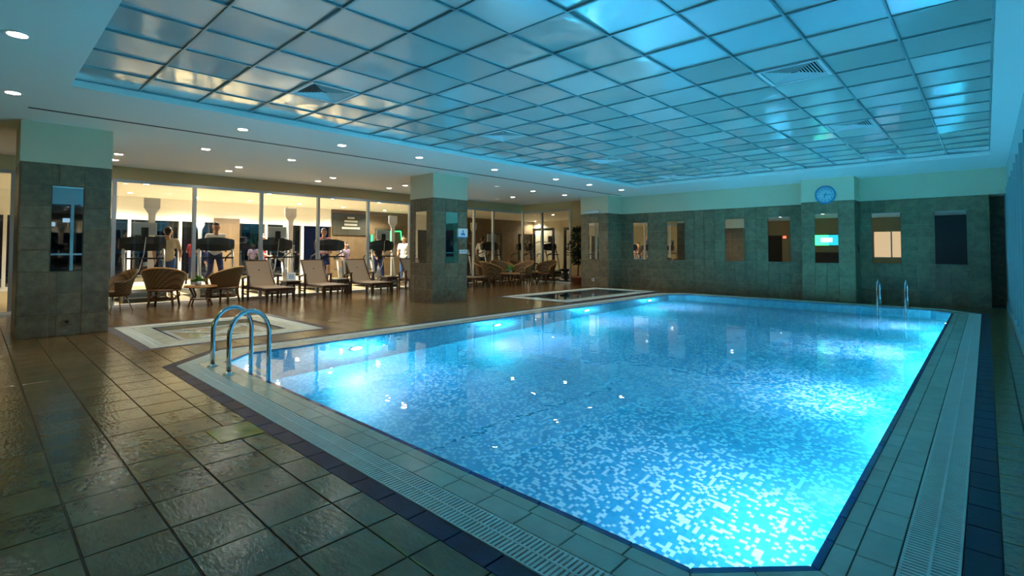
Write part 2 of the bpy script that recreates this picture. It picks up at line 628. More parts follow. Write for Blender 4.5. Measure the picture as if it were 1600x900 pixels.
# ------------------------------------------------------------------ large structure: floor
POOL = (XL, XR, YN, YF, CH)
TUB1 = (-9.42, -7.90, 1.95, 3.30, 0.0)
TUB2 = (-8.79, -7.52, 9.85, 13.30, 0.0)
RING = [0.0, 0.035, 0.115, 0.245, 0.43, 0.545]
HOLES = [octa(*POOL, RING[-1]), octa(*TUB1, RING[-1]), octa(*TUB2, RING[-1])]

bs = B()
polys = [[(XG, YB), (XW, YB), (XW, YW + 0.7), (XG, YW + 0.7)]]
for h in HOLES:
    polys = subtract(polys, h)
for p in polys:
    bs.prism(p, -0.20, -0.008)
floor = tag(bs.build('floor', 'grout'), 'brown stone tiled pool deck floor, wet and shiny', 'floor', kind='structure')

PX, PY = 0.308, 0.2935
X0, Y0 = -2.305 - 40 * PX, 0.322 - 14 * PY
cells = []
fx, fy = -math.sin(YAW), math.cos(YAW)
for i in range(52):
    for j in range(70):
        xa, ya = X0 + i * PX, Y0 + j * PY
        x0, x1, y0, y1 = max(xa + 0.0035, XG + 0.06), min(xa + PX - 0.0035, XW), max(ya + 0.0035, YB), min(ya + PY - 0.0035, YW - 0.002)
        if x1 - x0 < 0.02 or y1 - y0 < 0.02:
            continue
        ps = [[(x0, y0), (x1, y0), (x1, y1), (x0, y1)]]
        whole = x1 - x0 > PX - 0.0075 and y1 - y0 > PY - 0.0075
        for h in HOLES:
            q = subtract(ps, h)
            if len(q) != len(ps) or abs(sum(map(area, q)) - sum(map(area, ps))) > 1e-6:
                whole = False
                ps = q
        # tiles inside the columns are left out
        cx, cyy = (x0 + x1) / 2, (y0 + y1) / 2
        ps = [p for p in ps if abs(area(p)) > 4e-4]
        if not ps:
            continue
        dep = cx * fx + cyy * fy
        lat = cx * math.cos(YAW) + cyy * math.sin(YAW)
        seen = dep > 0.6 and abs(lat) < dep * 1.03 and H_CAM / dep * F_PX < 520
        cells.append((dep if seen else 1e6 + dep, whole, cx, cyy, ps))
cells.sort(key=lambda c: c[0])
me_tile = B().tile([(-PX / 2 + 0.0035, -PY / 2 + 0.0035), (PX / 2 - 0.0035, -PY / 2 + 0.0035), (PX / 2 - 0.0035, PY / 2 - 0.0035), (-PX / 2 + 0.0035, PY / 2 - 0.0035)], -0.01, 0.0, 0.002).mesh('floor_tile')
rest = B()
for k, (d, whole, cx, cyy, ps) in enumerate(cells):
    if k < 300:
        if whole:
            place(me_tile, 'floor_tile', 'floor', floor, (cx, cyy, random.uniform(-0.0006, 0.0004)))
        else:
            b = B()
            for p in ps:
                b.tile([(x - cx, y - cyy) for x, y in p], -0.01, 0.0, 0.002)
            b.build('floor_tile', 'floor', floor, (cx, cyy, 0))
    else:
        for p in ps:
            rest.tile(p, -0.01, 0.0, 0.002)
tag(rest.build('floor_tile_field', 'floor', floor), kind='stuff')

# ------------------------------------------------------------------ pools
def surround(root, dims, seed, piece=0.247, slat_parts=True):
    """rings of tiles and the overflow grate round a basin"""
    rnd = random.Random(seed)
    names = [('edge_tile', 'blue_edge', 0, 1, -0.05, -0.002), ('coping_tile', 'coping', 1, 2, -0.02, 0.0),
             ('coping_tile', 'coping', 2, 3, -0.02, 0.001), None, ('border_tile', 'navy_tile', 4, 5, -0.02, 0.0)]
    for it in names:
        if not it:
            continue
        nm, mt, a, b, z0, z1 = it
        pi, po = octa(*dims, RING[a]), octa(*dims, RING[b])
        n = len(pi)
        for e in range(n):
            i0, i1, o0, o1 = map(Vector, (pi[e], pi[(e + 1) % n], po[e], po[(e + 1) % n]))
            L = (i1 - i0).length
            c = max(1, round(L / piece))
            t = (i1 - i0).normalized()
            for q in range(c):
                s0, s1 = q * L / c, (q + 1) * L / c
                g = 0.0022
                A, Bq = i0 + t * s0, i0 + t * s1
                lo = (o0 - i0).dot(t) if q == 0 else 0
                hi = (o1 - i1).dot(t) if q == c - 1 else 0
                nn = Vector((t.y, -t.x))
                wd = RING[b] - RING[a]
                poly = [A + t * g + nn * g, Bq - t * g + nn * g, Bq + t * (hi - g) + nn * (wd - g), A + t * (lo + g) + nn * (wd - g)]
                poly = [tuple(p) for p in poly]
                if area(poly) < 0:
                    poly = poly[::-1]
                ctr = (sum(p[0] for p in poly) / 4, sum(p[1] for p in poly) / 4)
                B().tile([(p[0] - ctr[0], p[1] - ctr[1]) for p in poly], z0, z1, 0.0025).build(nm, mt, root, (*ctr, 0))
    # bed under coping and border, channel under the grate
    def ringbed(a, b, z0, z1, nm, mt):
        bb = B()
        pi, po = octa(*dims, a), octa(*dims, b)
        n = len(pi)
        for e in range(n):
            q = [pi[e], po[e], po[(e + 1) % n], pi[(e + 1) % n]]
            if area(q) < 0: q = q[::-1]
            bb.prism(q, z0, z1)
        return bb.build(nm, mt, root)
    ringbed(0.002, RING[3], -0.20, -0.006, 'coping_bed', 'grout')
    ringbed(RING[4], RING[5], -0.20, -0.006, 'border_bed', 'grout')
    ringbed(RING[3], RING[4], -0.20, -0.055, 'drain_channel', 'channel')
    # grate
    pi, po = octa(*dims, RING[3] + 0.003), octa(*dims, RING[4] - 0.003)
    n = len(pi)
    wd = RING[4] - RING[3] - 0.006
    slats = []
    rib = B()
    pitch, sw = 0.0235, 0.014
    for e in range(n):
        i0, i1 = Vector(pi[e]), Vector(pi[(e + 1) % n])
        o0, o1 = Vector(po[e]), Vector(po[(e + 1) % n])
        t = (i1 - i0).normalized()
        nn = Vector((t.y, -t.x))
        L = (i1 - i0).length
        l0, l1 = (o0 - i0).dot(t), (o1 - i0).dot(t)
        s = l0 + pitch * 0.5
        while s < l1 - 0.004:
            # clip to the mitre
            k0 = 0.0
            if s < 0: k0 = (-s) / (-l0) if l0 < 0 else 0
            if s > L: k0 = (s - L) / (l1 - L)
            if k0 < 0.9:
                p = i0 + t * s + nn * (wd * k0)
                q = i0 + t * s + nn * wd
                slats.append((p, q, t))
            s += pitch
        m0 = (i0 + o0) / 2; m1 = (i1 + o1) / 2
        rib.bar((m0.x, m0.y, -0.003), (m1.x, m1.y, -0.003), 0.010, 0.010)
        for fr in (0.03, 0.97):
            a0 = i0 + (o0 - i0) * fr; a1 = i1 + (o1 - i1) * fr
            rib.bar((a0.x, a0.y, -0.006), (a1.x, a1.y, -0.006), 0.009, 0.012)
    rib.build('grate_rib', 'grate', root)
    def dist(sl):
        c = (sl[0] + sl[1]) / 2
        d = c.x * fx + c.y * fy
        lat = c.x * math.cos(YAW) + c.y * math.sin(YAW)
        return d if (d > 0.9 and abs(lat) < d * 1.02 and H_CAM / d * F_PX < 515) else 1e5 + d
    slats.sort(key=dist)
    mesh_cache = None
    fieldb = B()
    for k, (p, q, t) in enumerate(slats):
        ln = (q - p).length
        c = (p + q) / 2
        if slat_parts and k < 298:
            ang = math.atan2(t.y, t.x)
            if abs(ln - wd) < 1e-4:
                if mesh_cache is None:
                    mesh_cache = B().box(-sw / 2, sw / 2, -wd / 2, wd / 2, -0.012, 0.001).mesh('grate_slat')
                place(mesh_cache, 'grate_slat', 'grate', root, (c.x, c.y, 0), (0, 0, ang))
            else:
                B().box(-sw / 2, sw / 2, -ln / 2, ln / 2, -0.012, 0.001).build('grate_slat', 'grate', root, (c.x, c.y, 0), (0, 0, ang))
        else:
            fieldb.bar((p.x, p.y, -0.0055), (q.x, q.y, -0.0055), sw, 0.013)
    if fieldb.v:
        tag(fieldb.build('grate_slat_field', 'grate', root), kind='stuff')

def basin(root, dims, depth, mt):
    b = B()
    p = octa(*dims, 0.0)
    q = octa(*dims, 0.12)
    n = len(p)
    for i in range(n):
        j = (i + 1) % n
        poly = [p[i], q[i], q[j], p[j]]
        if area(poly) < 0: poly = poly[::-1]
        b.prism(poly, -depth, -0.012)
    b.prism(q, -depth - 0.1, -depth)
    return b.build('basin', mt, root)

def water_body(dims, z, depth):
    b = B()
    b.prism(octa(*dims, 0.02), -depth - 0.03, z)
    return b

pool = thing('swimming_pool', 'large blue mosaic swimming pool with cut corners and lit water', 'pool', (0, 0, 0))
basin(pool, POOL, DEPTH, 'mosaic')
surround(pool, POOL, 3)
pool_water = tag(water_body(POOL, -0.014, DEPTH).build('pool_water', 'water'), 'clear blue water filling the large swimming pool', 'water', kind='stuff')

for dims, lab, dp in ((TUB1, 'small square plunge tub with pale rim beside the tiled column', 0.075), (TUB2, 'long narrow dark plunge tub in front of the potted plant wall', 0.8)):
    t = thing('plunge_tub', lab, 'tub', (0, 0, 0), group='plunge tubs beside the pool')
    basin(t, dims, dp, 'tub_mosaic' if dims is TUB2 else 'tub_floor')
    surround(t, dims, 5, slat_parts=False)
    if dims is TUB1:
        x0, x1, y0, y1 = dims[:4]
        z = -dp
        for q in (((x0, y0), (x1, y0 + 0.16)), ((x0, y1 - 0.16), (x1, y1)), ((x0, y0 + 0.16), (x0 + 0.16, y1 - 0.16)), ((x1 - 0.16, y0 + 0.16), (x1, y1 - 0.16))):
            B().box(q[0][0], q[1][0], q[0][1], q[1][1], z, z + 0.012).build('border_band', 'tub_white', t)
        B().bar((x0 + 0.2, y0 + 0.2, z + 0.004), (x1 - 0.2, y1 - 0.2, z + 0.004), 0.13, 0.012).build('diagonal_band', 'tub_white', t)
        B().bar((x1 - 0.2, y0 + 0.2, z + 0.003), (x0 + 0.2, y1 - 0.2, z + 0.003), 0.13, 0.012).build('diagonal_band', 'tub_white', t)
    tag(water_body(dims, -0.014, dp).build('tub_water', 'tub_water' if dims is TUB2 else 'film_water'), 'shallow clear water in the square tub beside the tiled column' if dims is TUB1 else 'still dark water in the long tub near the far wall', 'water', kind='stuff')

# underwater lamps, four on each long side
LAMP_Y = [3.62, 6.36, 9.08, 11.86]
for sx in (-1, 1):
    for y in LAMP_Y:
        xw = XL if sx < 0 else XR
        d = 1 if sx < 0 else -1
        e = thing('pool_light', None, None, (xw, y, -0.62))
        e.parent = pool
        bz = B().lathe([(0.095, 0.0), (0.11, 0.012), (0.11, 0.02), (0.085, 0.03), (0.080, 0.018), (0.0, 0.018)], axis='x', n=20)
        if d < 0:
            bz.v = [(-x, y_, z_) for x, y_, z_ in bz.v]; bz.f = [q[::-1] for q in bz.f]
        bz.build('bezel', 'steel', e)
        ln = B().lathe([(0.078, 0.019), (0.055, 0.034), (0.0, 0.04)], axis='x', n=20)
        if d < 0:
            ln.v = [(-x, y_, z_) for x, y_, z_ in ln.v]; ln.f = [q[::-1] for q in ln.f]
        ln.build('lens', 'pool_lamp', e)
        for kind, en, col in (('SPOT', P_POOL_BEAM, (1.0, 0.62, 0.78)), ('POINT', P_POOL, (0.10, 0.80, 1.0))):
            ld = bpy.data.lights.new('pool_lamp', kind)
            ld.energy = en
            ld.color = col
            ld.shadow_soft_size = 0.05
            lo = bpy.data.objects.new('pool_lamp', ld)
            COL.objects.link(lo)
            lo.location = (xw + d * 0.09, y, -0.62)
            if kind == 'SPOT':
                ld.spot_size = R_(82)
                ld.spot_blend = 1.0
                dirv = Vector((d * math.cos(R_(41)), 0, -math.sin(R_(41))))
                lo.rotation_euler = dirv.to_track_quat('-Z', 'Y').to_euler()

# ------------------------------------------------------------------ ceiling
GX0, GY0 = -3.5147 - 6 * 0.6, 1.8793 - 2 * 0.6
GNX, GNY = 12, 20
GX1, GY1 = GX0 + GNX * 0.6, GY0 + GNY * 0.6
YC = YW + 0.7
b = B()
b.box(XG - 0.1, GX0, YB, YC, ZS, ZS + 0.3)
b.box(GX1, XW + 0.2, YB, YC, ZS, ZS + 0.3)
b.box(GX0, GX1, YB, GY0, ZS, ZS + 0.3)
b.box(GX0, GX1, GY1, YC, ZS, ZS + 0.3)
b.box(GX0, GX1, GY0, GY1, ZG + 0.1, ZS + 0.3)
ceiling = tag(b.build('ceiling', 'white'), 'white plaster ceiling with a sunken grid of mirror panels', 'ceiling', kind='structure')
VENTS = {(-4, 1), (-4, 6), (-4, 11), (-4, 16), (3, 6), (3, 11), (3, 16)}
def pmesh(seed):
    rr = random.Random(seed)
    n = 4
    s = 0.29
    sag = rr.uniform(-0.004, 0.003)
    vs = []
    for a in range(n + 1):
        for c in range(n + 1):
            u, v = a / n * 2 - 1, c / n * 2 - 1
            vs.append((u * s, v * s, -sag * (1 - u * u) * (1 - v * v) + rr.uniform(-0.0006, 0.0006) * (abs(u) < 1 and abs(v) < 1)))
    fs = [(a * (n + 1) + c, a * (n + 1) + c + 1, (a + 1) * (n + 1) + c + 1, (a + 1) * (n + 1) + c) for a in range(n) for c in range(n)]
    bb = B().add(vs, fs, True)
    k = len(vs)
    bb.box(-s, s, -s, s, 0.006, 0.016)
    return bb.mesh('ceiling_panel')
PM = [pmesh(q) for q in range(8)]
for i in range(GNX):
    for j in range(GNY):
        if (i - 6, j - 2) in VENTS:
            continue
        place(PM[random.randrange(8)], 'ceiling_panel', 'panel', ceiling, (GX0 + (i + 0.5) * 0.6, GY0 + (j + 0.5) * 0.6, ZG),
              (R_(random.gauss(0, 0.8)), R_(random.gauss(0, 0.8)), 0))
gb = B().box(-0.009, 0.009, 0, GNY * 0.6, -0.012, 0.012).mesh('grid_bar')
ga = B().box(0, GNX * 0.6, -0.009, 0.009, -0.012, 0.012).mesh('grid_bar')
for i in range(GNX + 1):
    place(gb, 'grid_bar', 'bar', ceiling, (GX0 + i * 0.6 + (0.011 if i == 0 else -0.011 if i == GNX else 0), GY0, ZG - 0.004))
for j in range(GNY + 1):
    place(ga, 'grid_bar', 'bar', ceiling, (GX0, GY0 + j * 0.6 + (0.011 if j == 0 else -0.011 if j == GNY else 0), ZG - 0.0045))
B().box(-8.61, -8.555, 0.43, 14.3, ZS - 0.004, ZS + 0.02).build('air_slot', 'dark', ceiling)

# ------------------------------------------------------------------ tiling of walls and columns
tile_cache = {}
def clad(parent, origin, u, nrm, uedges, zedges, mat, holes=()):
    """tiles on a vertical face: origin (x,y) at u=0, u and nrm unit 2-D vectors"""
    for a in range(len(uedges) - 1):
        for c in range(len(zedges) - 1):
            u0, u1, z0, z1 = uedges[a], uedges[a + 1], zedges[c], zedges[c + 1]
            um, zm = (u0 + u1) / 2, (z0 + z1) / 2
            if any(h[0] - 1e-4 < um < h[1] + 1e-4 and h[2] - 1e-4 < zm < h[3] + 1e-4 for h in holes):
                continue
            wdt, hgt = u1 - u0 - 0.006, z1 - z0 - 0.006
            key = (round(wdt, 3), round(hgt, 3), mat)
            if key not in tile_cache:
                q = B()
                q.tile([(-wdt / 2, -hgt / 2), (wdt / 2, -hgt / 2), (wdt / 2, hgt / 2), (-wdt / 2, hgt / 2)], 0, 0.012, 0.003)
                q.v = [(x, -z, y) for x, y, z in q.v]       # face towards -y
                tile_cache[key] = q.mesh('wall_tile')
            ang = math.atan2(u[1], u[0])
            place(tile_cache[key], 'wall_tile', mat, parent, (origin[0] + u[0] * um + nrm[0] * 0.0, origin[1] + u[1] * um, zm), (0, 0, ang))

ZROW = [0.0, 0.3, 0.6, 0.9, 1.2, 1.5, 1.8, 2.1, 2.4]
def mirror(label, c, wd, z0, z1, rz, group='recessed wall mirrors'):
    """c = centre on the wall face, mirror faces local -y"""
    t = thing('wall_mirror', label, 'mirror', (c[0], c[1], z0), rz, group)
    h = z1 - z0
    B().box(-wd / 2, wd / 2, -0.004, 0.02, 0, h).build('mirror_glass', 'mirror', t)
    f = B()
    g = 0.006
    f.box(-wd / 2 - 0.0, -wd / 2 + g, -0.012, 0.0, 0, h).box(wd / 2 - g, wd / 2, -0.012, 0.0, 0, h)
    f.box(-wd / 2 + g, wd / 2 - g, -0.012, 0.0, 0, g).box(-wd / 2 + g, wd / 2 - g, -0.012, 0.0, h - g, h)
    f.build('frame', 'charcoal', t)
    return t

def column(x0, x1, y0, y1, label):
    b = B().box(x0, x1, y0, y1, 0, TT).build('column', 'tile_grout')
    tag(b, label, 'column', kind='structure')
    g = 0.012
    B().box(x0 - g, x1 + g, y0 - g, y1 + g, TT, ZS).build('upper_section', 'cream', b)
    return b

# column beside the square tub
c1 = column(-10.42, -9.45, 0.42, 1.38, 'brown tiled column with a cream top beside the square tub')
e1 = [0, 0.315, 0.39, 0.66, 0.96]
clad(c1, (-9.45, 0.42), (0, 1), (1, 0), e1, ZROW, 'brown_tile', [(0.315, 0.66, 0.9, 2.1)])
clad(c1, (-10.42, 0.42), (1, 0), (0, -1), [0, 0.33, 0.65, 0.97], ZROW, 'brown_tile')
clad(c1, (-9.45, 1.38), (-1, 0), (0, 1), [0, 0.32, 0.65, 0.97], ZROW, 'brown_tile')
clad(c1, (-10.42, 1.38), (0, -1), (-1, 0), [0, 0.32, 0.64, 0.96], ZROW, 'brown_tile')
mirror('tall mirror on the column beside the square tub', (-9.45, 0.42 + 0.4875), 0.345, 0.9, 2.1, math.pi / 2)
# column in the middle of the lounge
c2 = column(-9.98, -9.13, 7.12, 8.15, 'brown tiled column carrying a blue pool rules sign')
clad(c2, (-9.98, 7.12), (1, 0), (0, -1), [0, 0.19, 0.41, 0.63, 0.85], ZROW, 'brown_tile', [(0.19, 0.63, 0.9, 2.1)])
clad(c2, (-9.13, 7.12), (0, 1), (1, 0), [0, 0.36, 0.74, 1.03], ZROW, 'brown_tile', [(0.36, 0.74, 0.9, 2.1)])
clad(c2, (-9.13, 8.15), (-1, 0), (0, 1), [0, 0.28, 0.56, 0.85], ZROW, 'brown_tile')
clad(c2, (-9.98, 8.15), (0, -1), (-1, 0), [0, 0.34, 0.68, 1.03], ZROW, 'brown_tile')
mirror('tall mirror on the sign column, side facing the wicker chairs', (-9.98 + 0.41, 7.12), 0.44, 0.9, 2.1, 0)
mirror('tall mirror on the sign column, left of the blue sign', (-9.13, 7.12 + 0.55), 0.38, 0.9, 2.1, math.pi / 2)
# column at the far wall
c3 = column(-9.90, -8.85, 13.95, YW, 'brown tiled column against the far wall beside the potted plant')
clad(c3, (-9.90, 13.95), (1, 0), (0, -1), [0, 0.30, 0.70, 1.05], ZROW, 'brown_tile', [(0.30, 0.70, 0.9, 2.1)])
clad(c3, (-8.85, 13.95), (0, 1), (1, 0), [0, 0.27, 0.54, 0.80], ZROW, 'brown_tile')
clad(c3, (-9.90, YW), (0, -1), (-1, 0), [0, 0.27, 0.54, 0.80], ZROW, 'brown_tile')
mirror('tall mirror on the far column beside the potted plant', (-9.40, 13.95), 0.40, 0.9, 2.1, 0)

# far wall
b = B()
b.box(-8.85, 0.03, YW, YW + 0.2, 0, TT)
wall_far = tag(b.build('wall_far', 'tile_grout'), 'long taupe tiled wall behind the far end of the pool', 'wall', kind='structure')
B().box(-8.85, XW + 0.2, YW - 0.012, YW + 0.75, TT, ZS).build('upper_wall', 'cream', wall_far)
B().box(0.03, 0.06, YW + 0.001, YW + 0.7, 0, TT).box(0.06, XW + 0.2, YW + 0.6, YW + 0.75, 0, TT).build('recess', 'brown_tile', wall_far)
mx = [(-8.45, -7.87), (-7.23, -6.66), (-5.46, -4.91), (-4.31, -3.76)]
ed = []
def fill(a, b_, n):
    return [a + (b_ - a) * k / n for k in range(n)]
edges = fill(-8.85, -8.45, 1) + fill(-8.45, -7.87, 2) + fill(-7.87, -7.23, 2) + fill(-7.23, -6.66, 2) + fill(-6.66, -5.46, 4) + \
    fill(-5.46, -4.91, 2) + fill(-4.91, -4.31, 2) + fill(-4.31, -3.76, 2) + fill(-3.76, -3.35, 1) + [-3.35]
O = -8.85
clad(wall_far, (O, YW), (1, 0), (0, -1), [x - O for x in edges], ZROW, 'far_tile', [(a - O, c - O, 0.9, 2.1) for a, c in mx])
labs = ['wall mirror on the far wall, first after the far column', 'wall mirror on the far wall, second after the far column',
        'wall mirror on the far wall, third after the far column', 'wall mirror on the far wall just before the clock pilaster']
for (a, c), lb in zip(mx, labs):
    mirror(lb, ((a + c) / 2, YW), c - a, 0.9, 2.1, 0)
mx2 = [(-2.0, -1.44), (-0.84, -0.30)]
edges = fill(-2.25, -2.0, 1) + fill(-2.0, -1.44, 2) + fill(-1.44, -0.84, 2) + fill(-0.84, -0.30, 2) + fill(-0.30, 0.03, 1) + [0.03]
O = -2.25
clad(wall_far, (O, YW), (1, 0), (0, -1), [x - O for x in edges], ZROW, 'far_tile', [(a - O, c - O, 0.9, 2.1) for a, c in mx2])
mirror('wall mirror on the far wall behind the far pool ladder', (-1.72, YW), 0.56, 0.9, 2.1, 0)
mirror('wall mirror on the far wall nearest the window wall', (-0.57, YW), 0.54, 0.9, 2.1, 0)
# pilaster with the clock
PYF = 14.15
pil = tag(B().box(-3.35, -2.25, PYF, YW, 0, TT).build('pilaster', 'tile_grout'), 'taupe tiled pilaster with a blue clock at its top', 'pilaster', kind='structure')
B().box(-3.362, -2.238, PYF - 0.012, YW, TT, ZS).build('upper_section', 'cream', pil)
clad(pil, (-3.35, PYF), (1, 0), (0, -1), [0, 0.28, 0.53, 0.78, 1.10], ZROW, 'far_tile', [(0.28, 0.78, 0.9, 2.1)])
clad(pil, (-2.25, PYF), (0, 1), (1, 0), [0, 0.3, 0.6], ZROW, 'far_tile')
clad(pil, (-3.35, YW), (0, -1), (-1, 0), [0, 0.3, 0.6], ZROW, 'far_tile')
mirror('wall mirror on the pilaster under the blue clock', (-2.82, PYF), 0.50, 0.9, 2.1, 0)

# wall section between the glass return and the far column
b = B().box(-10.9, -9.9, YW, YW + 0.15, 0, ZS)
w4 = tag(b.build('wall_lounge', 'tan'), 'tan painted wall behind the tall potted plant', 'wall', kind='structure')
B().box(-10.9, -9.9, YW - 0.02, YW, 0, 0.27).build('baseboard', 'brown_tile', w4)

# ------------------------------------------------------------------ window wall on the right
b = B()
b.box(XW, XW + 0.15, YB, YW + 0.7, 2.5, ZS)
wall_right = tag(b.build('wall_right', 'teal_alu'), 'tall night window wall along the side of the pool', 'wall', kind='structure')
B().box(XW - 0.045, XW + 0.15, YB, YW + 0.6, 0.0, 0.10).build('sill', 'teal_alu', wall_right)
mul = B().box(-0.03, 0.12, -0.035, 0.035, 0.10, 2.5).mesh('mullion')
pn = B().box(0.07, 0.078, 0.035, 0.915, 0.10, 2.5).mesh('pane')
yy = YW + 0.5
while yy > YB + 0.2:
    place(mul, 'mullion', 'teal_alu', wall_right, (XW, yy, 0))
    place(pn, 'pane', 'night_glass', wall_right, (XW, yy - 0.95, 0))
    yy -= 0.95
B().box(XW + 0.0, XW + 0.10, YB, YW + 0.6, 1.04, 1.09).build('transom', 'teal_alu', wall_right)

# ------------------------------------------------------------------ glass partition on the left
MY = [-2.45, -0.97, 0.50, 2.005, 3.475, 4.95, 6.435, 7.96, 9.44, 10.92, 12.2, 13.15, 14.80]
ZB = 2.69
b = B().box(XG - 0.12, XG + 0.02, YB, YW + 0.1, ZB, ZS)
wall_left = tag(b.build('wall_left', 'tan'), 'glass partition with grey posts between pool hall and gym', 'wall', kind='structure')
B().box(XG - 0.10, XG + 0.07, YB, YW, -0.05, 0.05).build('sill', 'white_pl', wall_left)
B().box(XG - 0.04, XG + 0.04, YB, YW, ZB - 0.06, ZB).build('head_rail', 'alu', wall_left)
ms = B().box(-0.045, 0.045, -0.035, 0.035, 0.05, ZB - 0.06).mesh('mullion')
for y in MY:
    place(ms, 'mullion', 'alu', wall_left, (XG, y, 0))
for y0, y1 in zip(MY[:-1], MY[1:]):
    B().box(-0.005, 0.005, 0.0355, y1 - y0 - 0.0355, 0.05, ZB - 0.06).build('pane', 'glass', wall_left, (XG, y0, 0))
# return along the far end
wr = tag(B().box(XG - 0.12, -10.9, YW - 0.02, YW + 0.12, ZB, ZS).build('wall_return', 'tan'), 'short glass return wall at the far end of the lounge', 'wall', kind='structure')
B().box(XG, -10.9, YW - 0.06, YW + 0.1, -0.05, 0.05).build('sill', 'white_pl', wr)
B().box(XG, -10.9, YW - 0.04, YW + 0.04, ZB - 0.06, ZB).build('head_rail', 'alu', wr)
rm = B().box(-0.035, 0.035, -0.045, 0.045, 0.05, ZB - 0.06).mesh('mullion')
for x in (-12.27, -10.935):
    place(rm, 'mullion', 'alu', wr, (x, YW, 0))
for x0, x1 in ((XG + 0.04, -12.305), (-12.235, -10.97)):
    B().box(x0, x1, YW - 0.005, YW + 0.005, 0.05, ZB - 0.06).build('pane', 'glass', wr)

# ------------------------------------------------------------------ gym shell
XGB = -20.6
YGE = 24.0
tag(B().box(XGB - 1, XG - 0.1, YB - 1, YGE, -0.2, 0.0).box(XG - 0.1, -9, YW + 0.12, YGE, -0.2, 0.0).build('floor_gym', 'gym_floor'), 'pale beige floor of the gym behind the glass', 'floor', kind='structure')
tag(B().box(XGB - 1, XG - 0.12, YB - 1, YGE, ZS, ZS + 0.2).box(XG - 0.12, -8, YW + 0.8, YGE, ZS, ZS + 0.2).build('ceiling_gym', 'white'), 'cream gym ceiling with round downlights', 'ceiling', kind='structure')
# rear wall: windows, then a brown wall
b = B()
b.box(XGB - 0.2, XGB, YB - 1, 10.55, 2.2, ZS)
wgr = tag(b.build('wall_gym_rear', 'white'), 'rear gym wall with dark night windows and white posts', 'wall', kind='structure')
B().box(XGB - 0.2, XGB + 0.02, YB - 1, 10.55, 0.0, 0.12).build('sill', 'white_pl', wgr)
pm = B().box(-0.06, 0.05, -0.04, 0.04, 0.12, 2.2).mesh('post')
for k in range(-5, 5):
    place(pm, 'post', 'white_pl', wgr, (XGB, 3.52 + k * 1.447, 0))
for k in range(-5, 4):
    B().box(-0.06, -0.05, 0.04, 1.407, 0.12, 2.2).build('pane', 'coated_glass', wgr, (XGB, 3.52 + k * 1.447, 0))
B().box(XGB - 0.1, XGB + 0.10, 6.02, 6.87, 0, 2.36).build('pier', 'gym_brown', wgr)
wgb = tag(B().box(XGB - 0.2, XGB, 10.55, YGE, 0, ZS).build('wall_gym_brown', 'gym_brown'), 'brown rear gym wall with a lettered board', 'wall', kind='structure')
wge = tag(B().box(XGB - 0.2, -8, YGE, YGE + 0.2, 0, ZS).build('wall_gym_end', 'cream'), 'cream end wall of the gym far behind the glass', 'wall', kind='structure')
tag(B().box(XGB - 0.2, XG - 0.12, YB - 1.2, YB - 1.0, 0, ZS).build('wall_gym_start', 'cream'), 'cream wall closing the near end of the gym', 'wall', kind='structure')
tag(B().box(-8.4, -8.2, YW + 0.76, YGE, 0, ZS).build('wall_gym_side', 'tan'), 'tan side wall of the gym beyond the lounge', 'wall', kind='structure')

# ------------------------------------------------------------------ wall behind the photographer
b = B()
b.box(XG, -9.8, YB - 0.2, YB, 0, ZS)
b.box(-9.8, -8.9, YB - 0.2, YB, 2.1, ZS)
b.box(-8.9, -4.4, YB - 0.2, YB, 0, ZS)
b.box(-4.4, -2.9, YB - 0.2, YB, 2.2, ZS)
b.box(-4.4, -2.9, YB - 0.2, YB, 0, 0.8)
wall_near = tag(b.build('wall_near', 'orange'), 'warm orange wall at the near end, seen in the mirrors', 'wall', kind='structure')
B().box(-9.8, -8.9, YB - 0.19, YB - 0.13, 0, 2.1).build('door_leaf', 'wood', wall_near)
B().box(-2.9, XW + 0.2, YB - 0.2, YB, 0, ZS).build('painted_night_section', 'charcoal', wall_near)  # wall part coloured dark to imitate a night window in the mirror reflections
t = thing('office_window_offscreen', 'lit office window seen in the mirror behind the far ladder', 'window', (-3.65, YB - 0.1, 0.8))
B().box(-0.75, 0.75, -0.05, -0.03, 0, 1.4).build('lit_pane_offscreen', 'lit_window', t)
B().box(-0.03, 0.03, -0.03, 0.04, 0, 1.4).build('mullion', 'alu', t)
B().box(-0.75, 0.75, -0.03, 0.03, 0.0, 0.05).build('frame', 'alu', t)
t = thing('exit_sign_offscreen', 'small red glowing sign over the door behind the pool', 'sign', (-8.75, YB, 1.9))
B().box(-0.10, 0.10, 0.0, 0.03, 0, 0.16).build('casing', 'black', t)
B().box(-0.085, 0.085, 0.03, 0.036, 0.015, 0.145).build('glow_panel_offscreen', 'neon_red', t)
t = thing('bar_counter', 'dark wooden bar counter under the green screen', 'counter', (-6.4, YB + 0.45, 0))
B().box(-1.4, 1.4, -0.25, 0.25, 0, 1.05).build('body', 'wood', t)
B().box(-1.5, 1.5, -0.32, 0.32, 1.05, 1.1).build('worktop', 'wood', t)
t = thing('screen_offscreen', 'glowing blue and green screen on the wall over the bar', 'screen', (-6.3, YB + 0.005, 1.45))
B().box(-0.65, 0.65, 0.0, 0.06, 0, 0.62).build('casing', 'black', t)
B().box(-0.62, 0.05, 0.06, 0.065, 0.03, 0.59).build('green_panel_offscreen', 'neon_green', t)
B().box(0.05, 0.62, 0.06, 0.065, 0.03, 0.59).build('blue_panel_offscreen', 'screen_blue', t)
B().rbox(-0.30, 0.22, 0.065, 0.07, 0.22, 0.42, 0.002).build('bright_patch_offscreen', 'screen_white', t)

